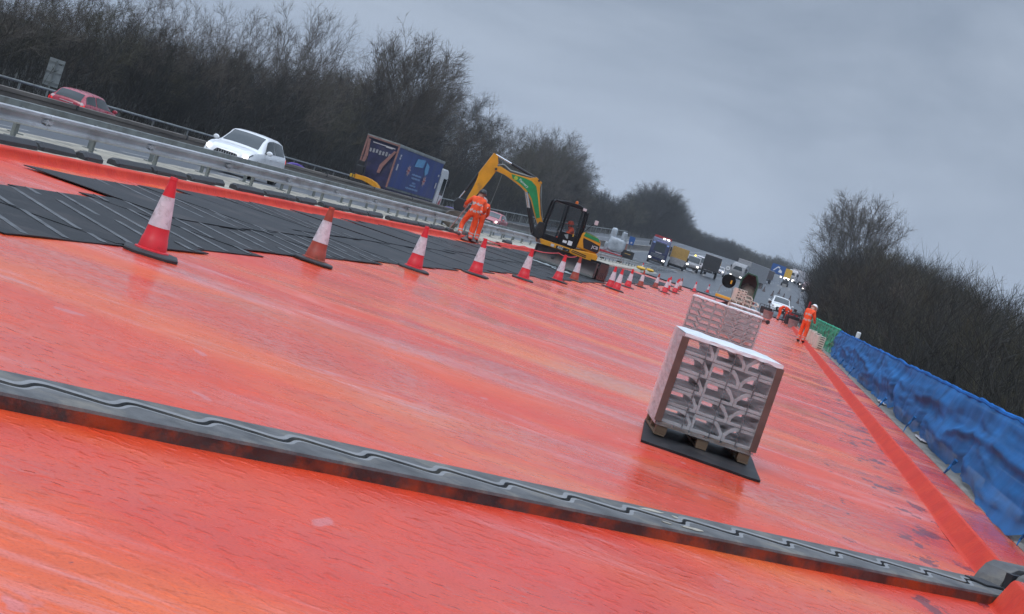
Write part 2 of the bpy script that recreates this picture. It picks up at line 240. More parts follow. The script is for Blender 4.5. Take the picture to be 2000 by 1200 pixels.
MT = dict(
    deck=membrane('orange_membrane', 0.10), deck_near=membrane('orange_membrane_close', 0.5, True), deck_dry_shade=membrane('orange_membrane_upright', 0.1, dry_shade=True), deck_verge=membrane('orange_membrane_verge', 0.1, scuffed=False),
    concrete=mat('concrete', (0.21, 0.20, 0.18), 0.7, var=0.25, vscale=3, bump=0.3, bscale=30, dirt=(0.13, 0.11, 0.09), dirt_amt=0.3),
    cream=mat('cream_concrete', (0.44, 0.40, 0.32), 0.6, var=0.25, vscale=2, bump=0.4, bscale=20, dirt=(0.2, 0.17, 0.14), dirt_amt=0.4),
    joint=mat('grey_joint', (0.105, 0.105, 0.105), 0.65, spec=0.3, var=0.35, vscale=5, bump=0.35, bscale=60, dirt=(0.19, 0.175, 0.15), dirt_amt=0.40),
    joint_lip=mat('joint_lip', (0.22, 0.22, 0.22), 0.5, var=0.15, vscale=9, bump=0.2),
    joint_face=mat('stained_joint_face', (0.055, 0.035, 0.028), 0.35, var=0.5, vscale=4, bump=0.5, bscale=25, dirt=(0.32, 0.055, 0.015), dirt_amt=0.5),
    void=mat('joint_void', (0.006, 0.006, 0.006), 0.9, var=0, spec=0.1), cab_black=mat('cab_black', (0.007, 0.007, 0.008), 0.4, var=0, spec=0.3),
    black=mat('black_rubber', (0.018, 0.018, 0.02), 0.55, var=0.25, bump=0.2),
    tyre=mat('tyre', (0.02, 0.02, 0.021), 0.7, var=0.2),
    block=mat('dark_block', (0.030, 0.031, 0.034), 0.6, var=0.25, vscale=4, bump=0.3, bscale=40),
    asphalt=mat('wet_asphalt', (0.050, 0.054, 0.062), 0.34, var=0.22, vscale=0.5, bump=0.25, bscale=60, stretch=(1, 0.12, 1)),
    white=mat('white_paint', (0.78, 0.79, 0.80), 0.25, var=0.04, coat=0.5),
    linepaint=mat('line_paint', (0.6, 0.6, 0.58), 0.5, var=0.2),
    red=mat('red_paint', (0.36, 0.022, 0.045), 0.28, var=0.08, coat=0.6),
    pink=mat('faded_red_paint', (0.40, 0.10, 0.11), 0.32, var=0.1, coat=0.4),
    blue=mat('blue_paint', (0.010, 0.014, 0.070), 0.3, var=0.15, coat=0.4),
    curtain=mat('blue_curtain', (0.012, 0.042, 0.19), 0.4, var=0.28, vscale=1.2, stretch=(1, 3, 0.35), bump=0.3, bscale=3),
    navy=mat('dark_navy', (0.022, 0.022, 0.075), 0.5, var=0.4, vscale=1.6, dirt=(0.07, 0.06, 0.08), dirt_amt=0.3),
    yellow=mat('machine_yellow', (0.70, 0.30, 0.012), 0.35, var=0.12, vscale=3, dirt=(0.35, 0.17, 0.05), dirt_amt=0.1),
    green=mat('boom_green', (0.018, 0.26, 0.085), 0.4, var=0.12),
    lime=mat('lime', (0.45, 0.55, 0.06), 0.4, var=0.1),
    steel=mat('galvanised', (0.50, 0.51, 0.52), 0.40, metal=0.3, var=0.22, vscale=2.5, dirt=(0.22, 0.19, 0.18), dirt_amt=0.25, stretch=(1, 0.4, 1)),
    steel2=mat('weathered_steel', (0.26, 0.28, 0.27), 0.55, metal=0.5, var=0.25, vscale=2, dirt=(0.16, 0.15, 0.13), dirt_amt=0.3),
    rod=mat('chrome_rod', (0.75, 0.75, 0.76), 0.15, metal=1.0, var=0),
    dark=mat('dark_steel', (0.035, 0.034, 0.037), 0.5, metal=0.2, var=0.25, dirt=(0.10, 0.07, 0.05), dirt_amt=0.2),
    bladem=mat('blade_steel', (0.060, 0.050, 0.052), 0.5, metal=0.2, var=0.3, vscale=4, dirt=(0.11, 0.08, 0.065), dirt_amt=0.3),
    bucketm=mat('worn_bucket', (0.13, 0.105, 0.085), 0.5, metal=0.3, var=0.3, vscale=5, dirt=(0.05, 0.035, 0.03), dirt_amt=0.3),
    glass=mat('tinted_glass', (0.025, 0.032, 0.034), 0.10, var=0, spec=0.5),
    clear=mat('cab_glass', (0.05, 0.06, 0.065), 0.05, var=0, alpha=0.22, spec=0.6),
    grille=mat('grille', (0.015, 0.015, 0.016), 0.4, var=0),
    lamp=mat('lamp_lens', (0.8, 0.8, 0.8), 0.2, var=0, emit=(1, 0.98, 0.92), estr=3.0),
    lamp_far=mat('bright_lamp', (0.8, 0.8, 0.8), 0.2, var=0, emit=(1, 0.97, 0.9), estr=5.0),
    amber=mat('amber_lamp', (0.8, 0.45, 0.02), 0.3, var=0, emit=(1, 0.8, 0.1), estr=4.0),
    beacon=mat('orange_lens', (0.75, 0.16, 0.015), 0.3, var=0),
    tail=mat('tail_lamp', (0.6, 0.01, 0.01), 0.2, var=0, emit=(1, 0.02, 0.01), estr=0.5),
    lens=mat('clear_lens', (0.7, 0.6, 0.6), 0.15, var=0.1),
    plate_y=mat('yellow_plate', (0.65, 0.45, 0.05), 0.5, var=0.2, vscale=30),
    cone_red=mat('cone_red', (0.66, 0.018, 0.028), 0.42, var=0.1, vscale=8, dirt=(0.35, 0.02, 0.02), dirt_amt=0.1),
    cone_brown=mat('cone_dirty_red', (0.36, 0.05, 0.025), 0.5, var=0.25, vscale=7, dirt=(0.16, 0.055, 0.03), dirt_amt=0.35),
    sleeve=mat('cone_sleeve', (0.66, 0.59, 0.62), 0.45, var=0.14, vscale=14, dirt=(0.36, 0.27, 0.27), dirt_amt=0.35),
    wet_glint=mat('glint_bar', (0.12, 0.125, 0.13), 0.35, var=0.4, vscale=8, dirt=(0.025, 0.026, 0.028), dirt_amt=0.75),  # pale colour paints wet reflections on the bars, broken by dark noise
    board_r=mat_board('ribbed_board', True), board_s=mat_board('smooth_board', False),
    hivis=mat('hi_vis_orange', (0.95, 0.085, 0.012), 0.7, var=0.2, vscale=9, bump=0.5, bscale=12),
    reflect=mat('reflective_tape', (0.52, 0.42, 0.40), 0.5, var=0.15),
    skin=mat('skin', (0.45, 0.24, 0.17), 0.5, var=0.1), glove=mat('glove', (0.25, 0.22, 0.2), 0.7, var=0.3),
    boot=mat('boot', (0.02, 0.018, 0.018), 0.6, var=0.2), hat_w=mat('white_helmet', (0.8, 0.8, 0.8), 0.3, var=0), hat_b=mat('black_helmet', (0.02, 0.02, 0.022), 0.35, var=0),
    wood=mat('pallet_wood', (0.15, 0.095, 0.055), 0.7, var=0.3, vscale=6, stretch=(0.3, 3, 3), bump=0.2),
    edgeboard=mat('brown_edge_board', (0.13, 0.075, 0.06), 0.6, var=0.2),
    kerb=mat('polymer_kerb', (0.35, 0.35, 0.345), 0.65, var=0.15, vscale=5, bump=0.2, bscale=60),
    kerb_w=mat('pale_kerb', (0.62, 0.58, 0.50), 0.65, var=0.15, vscale=6, bump=0.2, bscale=50),
    film=film_mat('clear_film', (0.78, 0.82, 0.85), 0.02, 0.42), film_f=film_mat('cloudy_film', (0.58, 0.57, 0.59), 0.18, 0.46),
    film_side=film_mat('folded_film', (0.80, 0.82, 0.85), 0.45, 0.85),
    film_w=mat('white_sheet', (0.80, 0.83, 0.85), 0.3, var=0.12, vscale=6, bump=0.8, bscale=9),
    strap=mat('black_strap', (0.02, 0.02, 0.02), 0.4, var=0),
    net_b=net_mat('blue_net', (0.028, 0.165, 0.43), 0.84), net_g=net_mat('green_net', (0.05, 0.42, 0.24), 0.58),
    net_bt=net_mat('blue_net_thick', (0.010, 0.13, 0.42), 0.98), net_gt=net_mat('green_net_thick', (0.05, 0.45, 0.27), 0.97),
    soil=mat('soil', (0.045, 0.038, 0.028), 0.95, var=0.4, vscale=0.6, bump=0.6, bscale=4),
    grassy=mat('winter_verge', (0.022, 0.021, 0.015), 0.95, var=0.5, vscale=0.4, bump=0.7, bscale=3),
    bark=mat('bark', (0.060, 0.050, 0.040), 0.9, var=0.3, vscale=3),
    twig=mat('twig', (0.095, 0.078, 0.060), 0.9, var=0.35, vscale=0.6), twig_o=mat('olive_twig', (0.070, 0.062, 0.036), 0.9, var=0.35, vscale=0.6),
    twig_d=mat('dark_twig', (0.024, 0.022, 0.017), 0.95, var=0.35, vscale=0.6),
    purple=mat('purple_duct', (0.12, 0.06, 0.36), 0.45, var=0.1), signback=mat('sign_back', (0.30, 0.33, 0.33), 0.5, metal=0.3, var=0.15),
    signblue=mat('sign_blue', (0.012, 0.085, 0.30), 0.4, var=0.1), signyel=mat('sign_yellow', (0.72, 0.42, 0.03), 0.45, var=0.1),
    greysheet=mat('grey_sheeting', (0.36, 0.40, 0.44), 0.5, var=0.45, vscale=1.6, bump=0.8, bscale=3),
    grey=mat('grey_body', (0.30, 0.30, 0.31), 0.5, var=0.2), pale=mat('pale_body', (0.55, 0.52, 0.53), 0.5, var=0.15), brown=mat('brown_body', (0.10, 0.075, 0.07), 0.6, var=0.3),
    canvas=mat('pinkish_canvas', (0.42, 0.30, 0.32), 0.6, var=0.3, vscale=1.5, stretch=(1, 3, 0.3)), salmon=mat('salmon_post', (0.27, 0.13, 0.11), 0.55, var=0.2),
    ochre=mat('ochre_body', (0.48, 0.29, 0.07), 0.55, var=0.12), tape=mat('red_tape', (0.75, 0.06, 0.08), 0.5, var=0.4, vscale=9),
    hopgreen=mat('hopper_green', (0.02, 0.085, 0.05), 0.5, var=0.2), hopin=mat('hopper_grout', (0.20, 0.18, 0.15), 0.7, var=0.3, vscale=5),
    redm=mat('machine_red', (0.35, 0.02, 0.025), 0.45, var=0.25),
)

# ------------------------------------------------------------------ mesh builder
class MB:
    def __init__(s): s.v = []; s.f = []; s.m = []
    def add(s, vs, fs, mi=0):
        o = len(s.v); s.v += [tuple(p) for p in vs]; s.f += [tuple(i+o for i in f) for f in fs]; s.m += [mi]*len(fs); return s
    def box(s, c, d, rz=0, mi=0, taper=1.0, M=None):
        x, y, z = d[0]/2, d[1]/2, d[2]/2
        vs = [(-x, -y, -z), (x, -y, -z), (x, y, -z), (-x, y, -z), (-x*taper, -y*taper, z), (x*taper, -y*taper, z), (x*taper, y*taper, z), (-x*taper, y*taper, z)]
        ca, sa = math.cos(rz), math.sin(rz)
        if M is None: vs = [(p[0]*ca-p[1]*sa+c[0], p[0]*sa+p[1]*ca+c[1], p[2]+c[2]) for p in vs]
        else: vs = [tuple(M @ Vector(p) + Vector(c)) for p in vs]
        return s.add(vs, [(0, 3, 2, 1), (4, 5, 6, 7), (0, 1, 5, 4), (1, 2, 6, 5), (2, 3, 7, 6), (3, 0, 4, 7)], mi)
    def prism(s, poly, a, b, axis='y', mi=0, f=None):
        """polygon of 2D points extruded from a to b along axis; f maps (p, q, t) -> xyz"""
        if f is None: f = {'y': lambda p, q, t: (p, t, q), 'x': lambda p, q, t: (t, p, q), 'z': lambda p, q, t: (p, q, t)}[axis]
        n = len(poly)
        vs = [f(p, q, a) for p, q in poly] + [f(p, q, b) for p, q in poly]
        fs = [tuple(range(n)), tuple(range(2*n-1, n-1, -1))] + [(i, i+n, (i+1) % n+n, (i+1) % n) for i in range(n)]
        return s.add(vs, fs, mi)
    def strip(s, top, bot, a, b, mi=0, f=None):
        """solid between two polylines of equal length (for concave outlines), extruded a..b"""
        n = len(top)
        V = [f(*top[i], a) for i in range(n)] + [f(*bot[i], a) for i in range(n)] + [f(*top[i], b) for i in range(n)] + [f(*bot[i], b) for i in range(n)]
        F = []
        for i in range(n-1):
            F += [(i, i+1, n+i+1, n+i), (2*n+i, 3*n+i, 3*n+i+1, 2*n+i+1), (i, 2*n+i, 2*n+i+1, i+1), (n+i, n+i+1, 3*n+i+1, 3*n+i)]
        F += [(0, n, 3*n, 2*n), (n-1, 3*n-1, 4*n-1, 2*n-1)]
        return s.add(V, F, mi)
    def tube(s, pts, r, n=8, mi=0, caps=True):
        pts = [Vector(p) for p in pts]; k = len(pts)
        rs = r if isinstance(r, (list, tuple)) else [r]*k
        vs, fs = [], []
        up = Vector((0, 0, 1)); prev = None
        for i, p in enumerate(pts):
            d = (pts[min(i+1, k-1)] - pts[max(i-1, 0)]).normalized()
            if prev is None:
                a = d.cross(up if abs(d.z) < 0.95 else Vector((1, 0, 0))).normalized()
            else:
                a = (prev - d*prev.dot(d)).normalized()
            prev = a; b = d.cross(a)
            for j in range(n):
                t = 2*math.pi*j/n; vs.append(p + (a*math.cos(t) + b*math.sin(t))*rs[i])
        for i in range(k-1):
            for j in range(n): fs.append((i*n+j, i*n+(j+1) % n, (i+1)*n+(j+1) % n, (i+1)*n+j))
        if caps: fs += [tuple(range(n-1, -1, -1)), tuple((k-1)*n+j for j in range(n))]
        return s.add(vs, fs, mi)
    def lathe(s, prof, n=24, c=(0, 0, 0), axis='z', mi=0):
        vs, fs = [], []; k = len(prof)
        for r, h in prof:
            for j in range(n):
                t = 2*math.pi*j/n; p = (r*math.cos(t), r*math.sin(t), h)
                if axis == 'x': p = (p[2], p[0], p[1])
                if axis == 'y': p = (p[0], p[2], p[1])
                vs.append((p[0]+c[0], p[1]+c[1], p[2]+c[2]))
        for i in range(k-1):
            for j in range(n): fs.append((i*n+j, i*n+(j+1) % n, (i+1)*n+(j+1) % n, (i+1)*n+j))
        fs += [tuple(range(n-1, -1, -1)), tuple((k-1)*n+j for j in range(n))]
        return s.add(vs, fs, mi)
    def grid(s, fn, nu, nv, mi=0):
        vs = [fn(i/nu, j/nv) for i in range(nu+1) for j in range(nv+1)]
        fs = [(i*(nv+1)+j, (i+1)*(nv+1)+j, (i+1)*(nv+1)+j+1, i*(nv+1)+j+1) for i in range(nu) for j in range(nv)]
        return s.add(vs, fs, mi)
    def build(s, name, mats, parent=None, smooth=False, bevel=0, loc=None, fix=True):
        me = bpy.data.meshes.new(name); me.from_pydata(s.v, [], s.f)
        if not isinstance(mats, (list, tuple)): mats = [mats]
        for q in mats: me.materials.append(q)
        if len(mats) > 1: me.polygons.foreach_set('material_index', s.m)
        if fix:
            bm = bmesh.new(); bm.from_mesh(me); bmesh.ops.recalc_face_normals(bm, faces=bm.faces)
            if bevel:
                ed = [e for e in bm.edges if len(e.link_faces) == 2 and e.calc_face_angle(0) > 0.5]
                bmesh.ops.bevel(bm, geom=ed, offset=bevel, segments=2, affect='EDGES', profile=0.6, clamp_overlap=True)
            bm.to_mesh(me); bm.free()
        if smooth:
            me.polygons.foreach_set('use_smooth', [True]*len(me.polygons))
            if smooth != 'all':
                try: me.set_sharp_from_angle(angle=R(38))
                except Exception: pass
        me.update()
        o = bpy.data.objects.new(name, me); col.objects.link(o)
        if parent is not None: o.parent = parent
        if loc is not None: o.location = loc
        return o

def tag(o, label=None, cat=None, group=None, kind=None):
    for k, v in (('label', label), ('category', cat), ('group', group), ('kind', kind)):
        if v: o[k] = v
    return o
def thing(name, label, cat, loc=(0, 0, 0), rz=0, group=None):
    o = bpy.data.objects.new(name, None); o.empty_display_size = 0.2; col.objects.link(o)
    o.location = loc; o.rotation_euler = (0, 0, rz)
    return tag(o, label, cat, group)
def kids(o): return [c for c in bpy.data.objects if c.parent == o]
def copy_tree(o, label=None, loc=None, rz=None, parent=None, scale=None):
    ch = kids(o)
    c = o.copy(); col.objects.link(c)
    if parent is not None: c.parent = parent
    if loc is not None: c.location = loc
    if rz is not None: c.rotation_euler = (0, 0, rz)
    if scale is not None: c.scale = (scale,)*3
    if label: c['label'] = label
    for k in ch: copy_tree(k, parent=c)
    return c
def text_part(s, size, mt, parent, M, depth=0.004, name='lettering'):
    cu = bpy.data.curves.new('t', 'FONT'); cu.body = s; cu.size = size; cu.extrude = depth; cu.align_x = 'CENTER'; cu.align_y = 'CENTER'
    to = bpy.data.objects.new('t', cu); col.objects.link(to)
    dg = bpy.context.evaluated_depsgraph_get()
    me = bpy.data.meshes.new_from_object(to.evaluated_get(dg)); bpy.data.objects.remove(to)
    me.materials.clear(); me.materials.append(mt); me.transform(M)
    o = bpy.data.objects.new(name, me); col.objects.link(o); o.parent = parent
    return o

# ------------------------------------------------------------------ terrain and road surface
def at(x, y): return (1.054*x-0.02, 2.365*y+0.22-0.71*x)      # affine remap of image-fitted coordinates, first camera fit to final one
def curve_x(y):
    t = max(0.0, y-170); return 0.000132*t*t if t < 445 else 0.000132*445**2+(t-445)*0.1175
def rise(y):
    t = max(0.0, y-135); return 0.0000715*t*t if t < 310 else 6.87+(t-310)*0.006
def road_z(x, y):
    fade = 1.0 if y < 147 else max(0.25, 1-(y-147)/260)
    xx = x - curve_x(y)
    return -0.052*max(0.0, -9.0-max(xx, -38))*fade + rise(y)
def sstep(a, b, t):
    t = min(1, max(0, (t-a)/(b-a))); return t*t*(3-2*t)
def terrain_z(x, y):
    xx = x - curve_x(y); z = road_z(x, y) - 0.35
    n = noise.noise(Vector((x*0.05, y*0.05, 0)))*0.8
    if xx < -36:
        d = -36-xx
        z += min(5.0-4.2*sstep(260, 420, y), 0.20*d) + 0.5*n*min(1, d/4)
    if xx > 4:
        low = -6.5*(1-sstep(110, 250, y))
        z += low*sstep(4.0, 9.0, xx) + 0.5*n*sstep(4, 10, xx)
        z += sstep(15, 90, xx)*3
    if -36 <= xx <= 4 and y < 147 and xx > -10.4: z -= 1.2
    return z
def build_terrain():
    ys = list(np.arange(-60, 300, 6.0)) + list(np.arange(300, 1000, 20.0)) + [1020, 1100, 1250, 1500, 1900, 2600]
    us = [-1500, -900, -500, -300, -200, -150, -120] + list(np.arange(-100, -36, 4.0)) + [-36, -30, -24, -18, -13, -10.4, -10.2, -6, -2, 2, 4, 5, 6.5, 8, 10, 13, 17, 22, 28, 35, 45, 60, 80, 110, 150, 220, 350, 600, 1000, 1500]
    b = MB(); nu, nv = len(ys), len(us)
    for y in ys:
        for u in us:
            x = u + curve_x(y); b.v.append((x, y, terrain_z(x, y)))
    for i in range(nu-1):
        for j in range(nv-1):
            b.f.append((i*nv+j, i*nv+j+1, (i+1)*nv+j+1, (i+1)*nv+j)); b.m.append(0)
    tag(b.build('ground', MT['grassy'], smooth='all', fix=False), kind='structure')
build_terrain()
def road_sheet(name, x0, x1, y0, y1, dz, mt, nx=10, ny=40):
    b = MB()
    b.grid(lambda u, v: ((lambda y, xx: (xx+curve_x(y), y, road_z(xx+curve_x(y), y)+dz))(y0+(y1-y0)*v, x0+(x1-x0)*u)), nx, ny)
    return tag(b.build(name, mt, smooth='all', fix=False), kind='structure')
road_sheet('carriageway', -35.0, -12.3, -30, 147, 0.0, MT['asphalt'], 12, 40)
road_sheet('road', -35.0, 5.2, 147, 1000, 0.0, MT['asphalt'], 14, 90)
road_sheet('lane_line', -13.00, -12.85, -20, 600, 0.006, MT['linepaint'], 1, 90)
road_sheet('lane_line', -23.20, -23.05, -20, 600, 0.006, MT['linepaint'], 1, 90)
road_sheet('lane_line', -25.30, -25.15, -20, 600, 0.006, MT['linepaint'], 1, 90)
road_sheet('lane_line', -32.00, -31.85, -20, 600, 0.006, MT['linepaint'], 1, 90)
b = MB()
for k in range(50):
    for xx in (-18.0, -28.5, -4.7):
        y = -5 + k*9.0 if xx < -10 else 155 + k*9
        b.grid(lambda u, v: ((lambda yy, x_: (x_+curve_x(yy), yy, road_z(x_+curve_x(yy), yy)+0.006))(y+2.5*v, xx+0.12*u)), 1, 2)
tag(b.build('lane_marking', MT['linepaint'], fix=False), kind='structure')

# ------------------------------------------------------------------ bridge deck
JX, JY, JS = -3.22, 8.16, 1.056             # expansion joint: back edge line y = JY + (x-JX)*JS
JD = Vector((1, JS, 0)).normalized(); JN = Vector((JS, -1, 0)).normalized()
JW = 0.48; ZN = -0.072
def joint_y(x): return JY + (x-JX)*JS
YE = 139.0
b = MB()                                     # far deck, flat, on this side of the verge upstand
nx, ny = 48, 90
def deck_far(u, v):
    x = -9.89 + (2.15+9.89)*u; y0 = joint_y(x)
    y = y0 + (YE-y0)*(v**2.0)
    return (x, y, 0.012*noise.noise(Vector((x*0.35, y*0.35, 3))) if v > 0.02 else 0.0)
b.grid(deck_far, nx, ny)
tag(b.build('bridge_deck', MT['deck'], smooth='all', fix=False), kind='structure')
b = MB()
def deck_nr(u, v):
    x = -9.89 + (2.15+9.89)*u; y1 = joint_y(x) - JW/math.cos(math.atan(JS)); y0 = -14
    f = (1-v)**1.5; zz = ZN + 0.006*noise.noise(Vector((x*0.8, y1*f, 5)))
    return (x, y1 + (y0-y1)*(1-f), zz)
b.grid(deck_nr, 40, 20)
tag(b.build('bridge_deck', MT['deck_near'], smooth='all', fix=False), kind='structure')
# parapet verge: sloped orange kerb face, orange top, edge to the plinth
def verge(y0, y1, zf):
    n = max(2, int((y1-y0)/1.0))
    for name, prof, mt in (('kerb', [(2.13, zf-0.002), (2.155, zf+0.004), (2.17, zf+0.02), (2.245, 0.126), (2.262, 0.146), (2.29, 0.1515)], 'deck_dry_shade'), ('verge', [(2.29, 0.1515), (2.34, 0.153), (2.45, 0.152), (2.55, 0.153), (2.62, 0.150), (2.70, 0.150)], 'deck_verge')):
        b = MB()
        def fn(u, v):
            i = min(4, int(v*5)); t = v*5-i
            x = prof[i][0]+(prof[i+1][0]-prof[i][0])*t; z = prof[i][1]+(prof[i+1][1]-prof[i][1])*t
            y = y0+(y1-y0)*u; w = 0.004*noise.noise(Vector((y*0.08, 0, 7)))
            return (x+w, y, z)
        b.grid(fn, n, 5)
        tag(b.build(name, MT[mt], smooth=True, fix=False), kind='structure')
yj = joint_y(2.15)
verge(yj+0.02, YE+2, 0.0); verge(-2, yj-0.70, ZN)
# carriageway side upstand: rough orange face with the membrane lapping ragged over the top
def upstand(y0, y1):
    b = MB(); n = int((y1-y0)/0.2)
    def fn(u, v):
        y = y0+(y1-y0)*u
        a = noise.noise(Vector((y*0.5, 1, 0)))*0.03 + noise.noise(Vector((y*2, 2, 0)))*0.012
        top = 0.135 + 0.5*a; lap = -10.05 + 2.0*a + noise.noise(Vector((y*1.1, 5, 0)))*0.06
        pts = [(-9.78, -0.002), (-9.83+0.3*a, 0.012), (-9.875+0.4*a, top*0.55), (-9.895+0.4*a, top-0.01), (-9.93, top), (lap, top+0.004), (lap-0.01, 0.11)]
        i = min(5, int(v*6)); t = v*6-i
        return (pts[i][0]+(pts[i+1][0]-pts[i][0])*t, y, pts[i][1]+(pts[i+1][1]-pts[i][1])*t)
    b.grid(fn, n, 12)
    return tag(b.build('kerb', MT['deck_dry_shade'], smooth='all', fix=False), kind='structure')
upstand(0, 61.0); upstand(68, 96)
b = MB()
def med(u, v):
    y = -8 + (172+8)*v; x = -12.35 + (12.35-9.89)*u
    z = 0.122 + 0.012*noise.noise(Vector((x*2, y*2, 0)))
    if u == 0: z = -0.3
    if u == 1: z = -0.1
    return (x, y, z)
b.grid(med, 12, 260)
tag(b.build('median_strip', MT['cream'], smooth=True, fix=False), kind='structure')
b = MB(); b.box((-3.6, 65, -0.45), (13.2, 146, 0.7)); tag(b.build('deck_slab', MT['concrete']), kind='structure')
b = MB(); b.box((-10.12, 66, -0.02), (0.40, 148, 0.2)); tag(b.build('kerb_base', MT['cream']), kind='structure')

# expansion joint: two grey nosings with a wavy gap, raised lips, stained face below the front one
def jpt(s, d, z): p = Vector((JX, JY, 0)) + JD*s + JN*d; return (p.x, p.y, z)
S0, S1 = -9.7, (2.15-JX)/JD.x
WL = 0.486
def wave(s):
    ph = (s-0.05)/WL*2*math.pi
    return JW*0.47 - 0.062*math.sin(ph) - 0.012*math.sin(2*ph) - 0.006*math.sin(s*1.7)
jt = thing('expansion_joint', 'grey bridge expansion joint with a wavy finger gap crossing the orange deck', 'expansion joint', (JX, JY, 0))
def jl(s, d, z): p = jpt(s, d, z); return (p[0]-JX, p[1]-JY, p[2])
def nosing(name, side):
    b = MB(); n = int((S1-S0)/0.016)
    gap = 0.020
    def fn(u, v):
        s = S0+(S1-S0)*u; w = wave(s)
        sl = (wave(s+0.01)-wave(s-0.01))/0.02; g = gap*(0.85+0.8*max(0, sl))
        tz = 0.010 + 0.0015*noise.noise(Vector((s*3, side, 0)))
        if side > 0:      # rear half, from the back edge to the gap
            P = [(-0.0, -0.03), (0.0, tz), (0.03, tz+0.002), (w-g-0.052, tz+0.001), (w-g-0.040, tz+0.006), (w-g-0.010, tz+0.006), (w-g, tz+0.002), (w-g, -0.09)]
        else:
            P = [(w+g, -0.09), (w+g, tz-0.003), (w+g+0.010, tz-0.002), (w+g+0.036, tz-0.001), (w+g+0.052, tz), (JW-0.012, tz), (JW, tz-0.006), (JW+0.004, -0.012)]
        i = min(6, int(v*7)); t = v*7-i
        d = P[i][0]+(P[i+1][0]-P[i][0])*t; z = P[i][1]+(P[i+1][1]-P[i][1])*t
        return jl(s, d, z)
    b.grid(fn, n, 7)
    k = 0
    for i in range(n):
        for j in range(7):
            b.m[i*7+j] = 1 if (side > 0 and j in (4, 5)) or (side < 0 and j in (1, 2)) else 0
    return b.build(name, [MT['joint'], MT['joint_lip']], jt, smooth=True, fix=False)
nosing('rear_nosing', 1); nosing('front_nosing', -1)
b = MB()
b.grid(lambda u, v: jl(S0+(S1-S0)*u, JW+0.004+0.006*v+0.004*noise.noise(Vector((u*60, v, 0))), -0.011-v*0.068), 400, 3)
b.build('stained_face', MT['joint_face'], jt, smooth=True, fix=False)
b = MB()
b.grid(lambda u, v: jl(S0+(S1-S0)*u, wave(S0+(S1-S0)*u)-0.05+0.10*v, -0.10), 400, 1); b.build('gap_seal', MT['void'], jt, fix=False)
# the joint's upturned end over the verge kerb
def upturn(name, d0, d1, mt):
    b = MB(); SS = S1-0.02
    prof = [(SS-0.06, 0.004), (SS-0.03, 0.06), (SS+0.03, 0.13), (SS+0.11, 0.165), (SS+1.1, 0.168)]
    low = [(SS-0.08, -0.05), (SS+0.05, -0.05), (SS+0.12, -0.05), (SS+0.18, -0.05), (SS+1.1, -0.05)]
    b.strip(prof, low, d0, d1, f=lambda p, q, t: jl(p, t, q))
    return b.build(name, mt, jt, bevel=0.006)
upturn('rear_upturn', -0.01, JW*0.46, MT['joint']); upturn('front_upturn', JW*0.60, JW+0.0, MT['joint'])
b = MB(); b.box(jl(S1+0.5, JW*0.53, 0.06), (1.1, 0.06, 0.14), math.atan(JS)); b.build('upturn_seal', MT['black'], jt)
b = MB(); b.box(jl(S1-0.22, JW*0.40, 0.020), (0.22, 0.20, 0.014), math.atan(JS)); b.build('filler_patch', MT['block'], jt, bevel=0.004)
b = MB()
for s, d, w_, h_ in ((4.25, 0.10, 0.20, 0.03), (4.32, 0.40, 0.16, 0.03), (4.42, 0.16, 0.07, 0.03), (4.12, 0.38, 0.07, 0.02)):
    q = [(math.cos(t)*w_*0.5*(0.7+0.5*random.Random(i*7+s).random()), math.sin(t)*h_*(0.6+random.Random(i*3+s).random())) for i, t in enumerate(np.linspace(0, 6.1, 12))]
    b = MB(); b.prism(q, 0.0125, 0.0155, f=lambda p, r_, t, s=s, d=d: jl(s+p, d+r_, t)); b.build('spalled_patch', MT['cream'], jt)

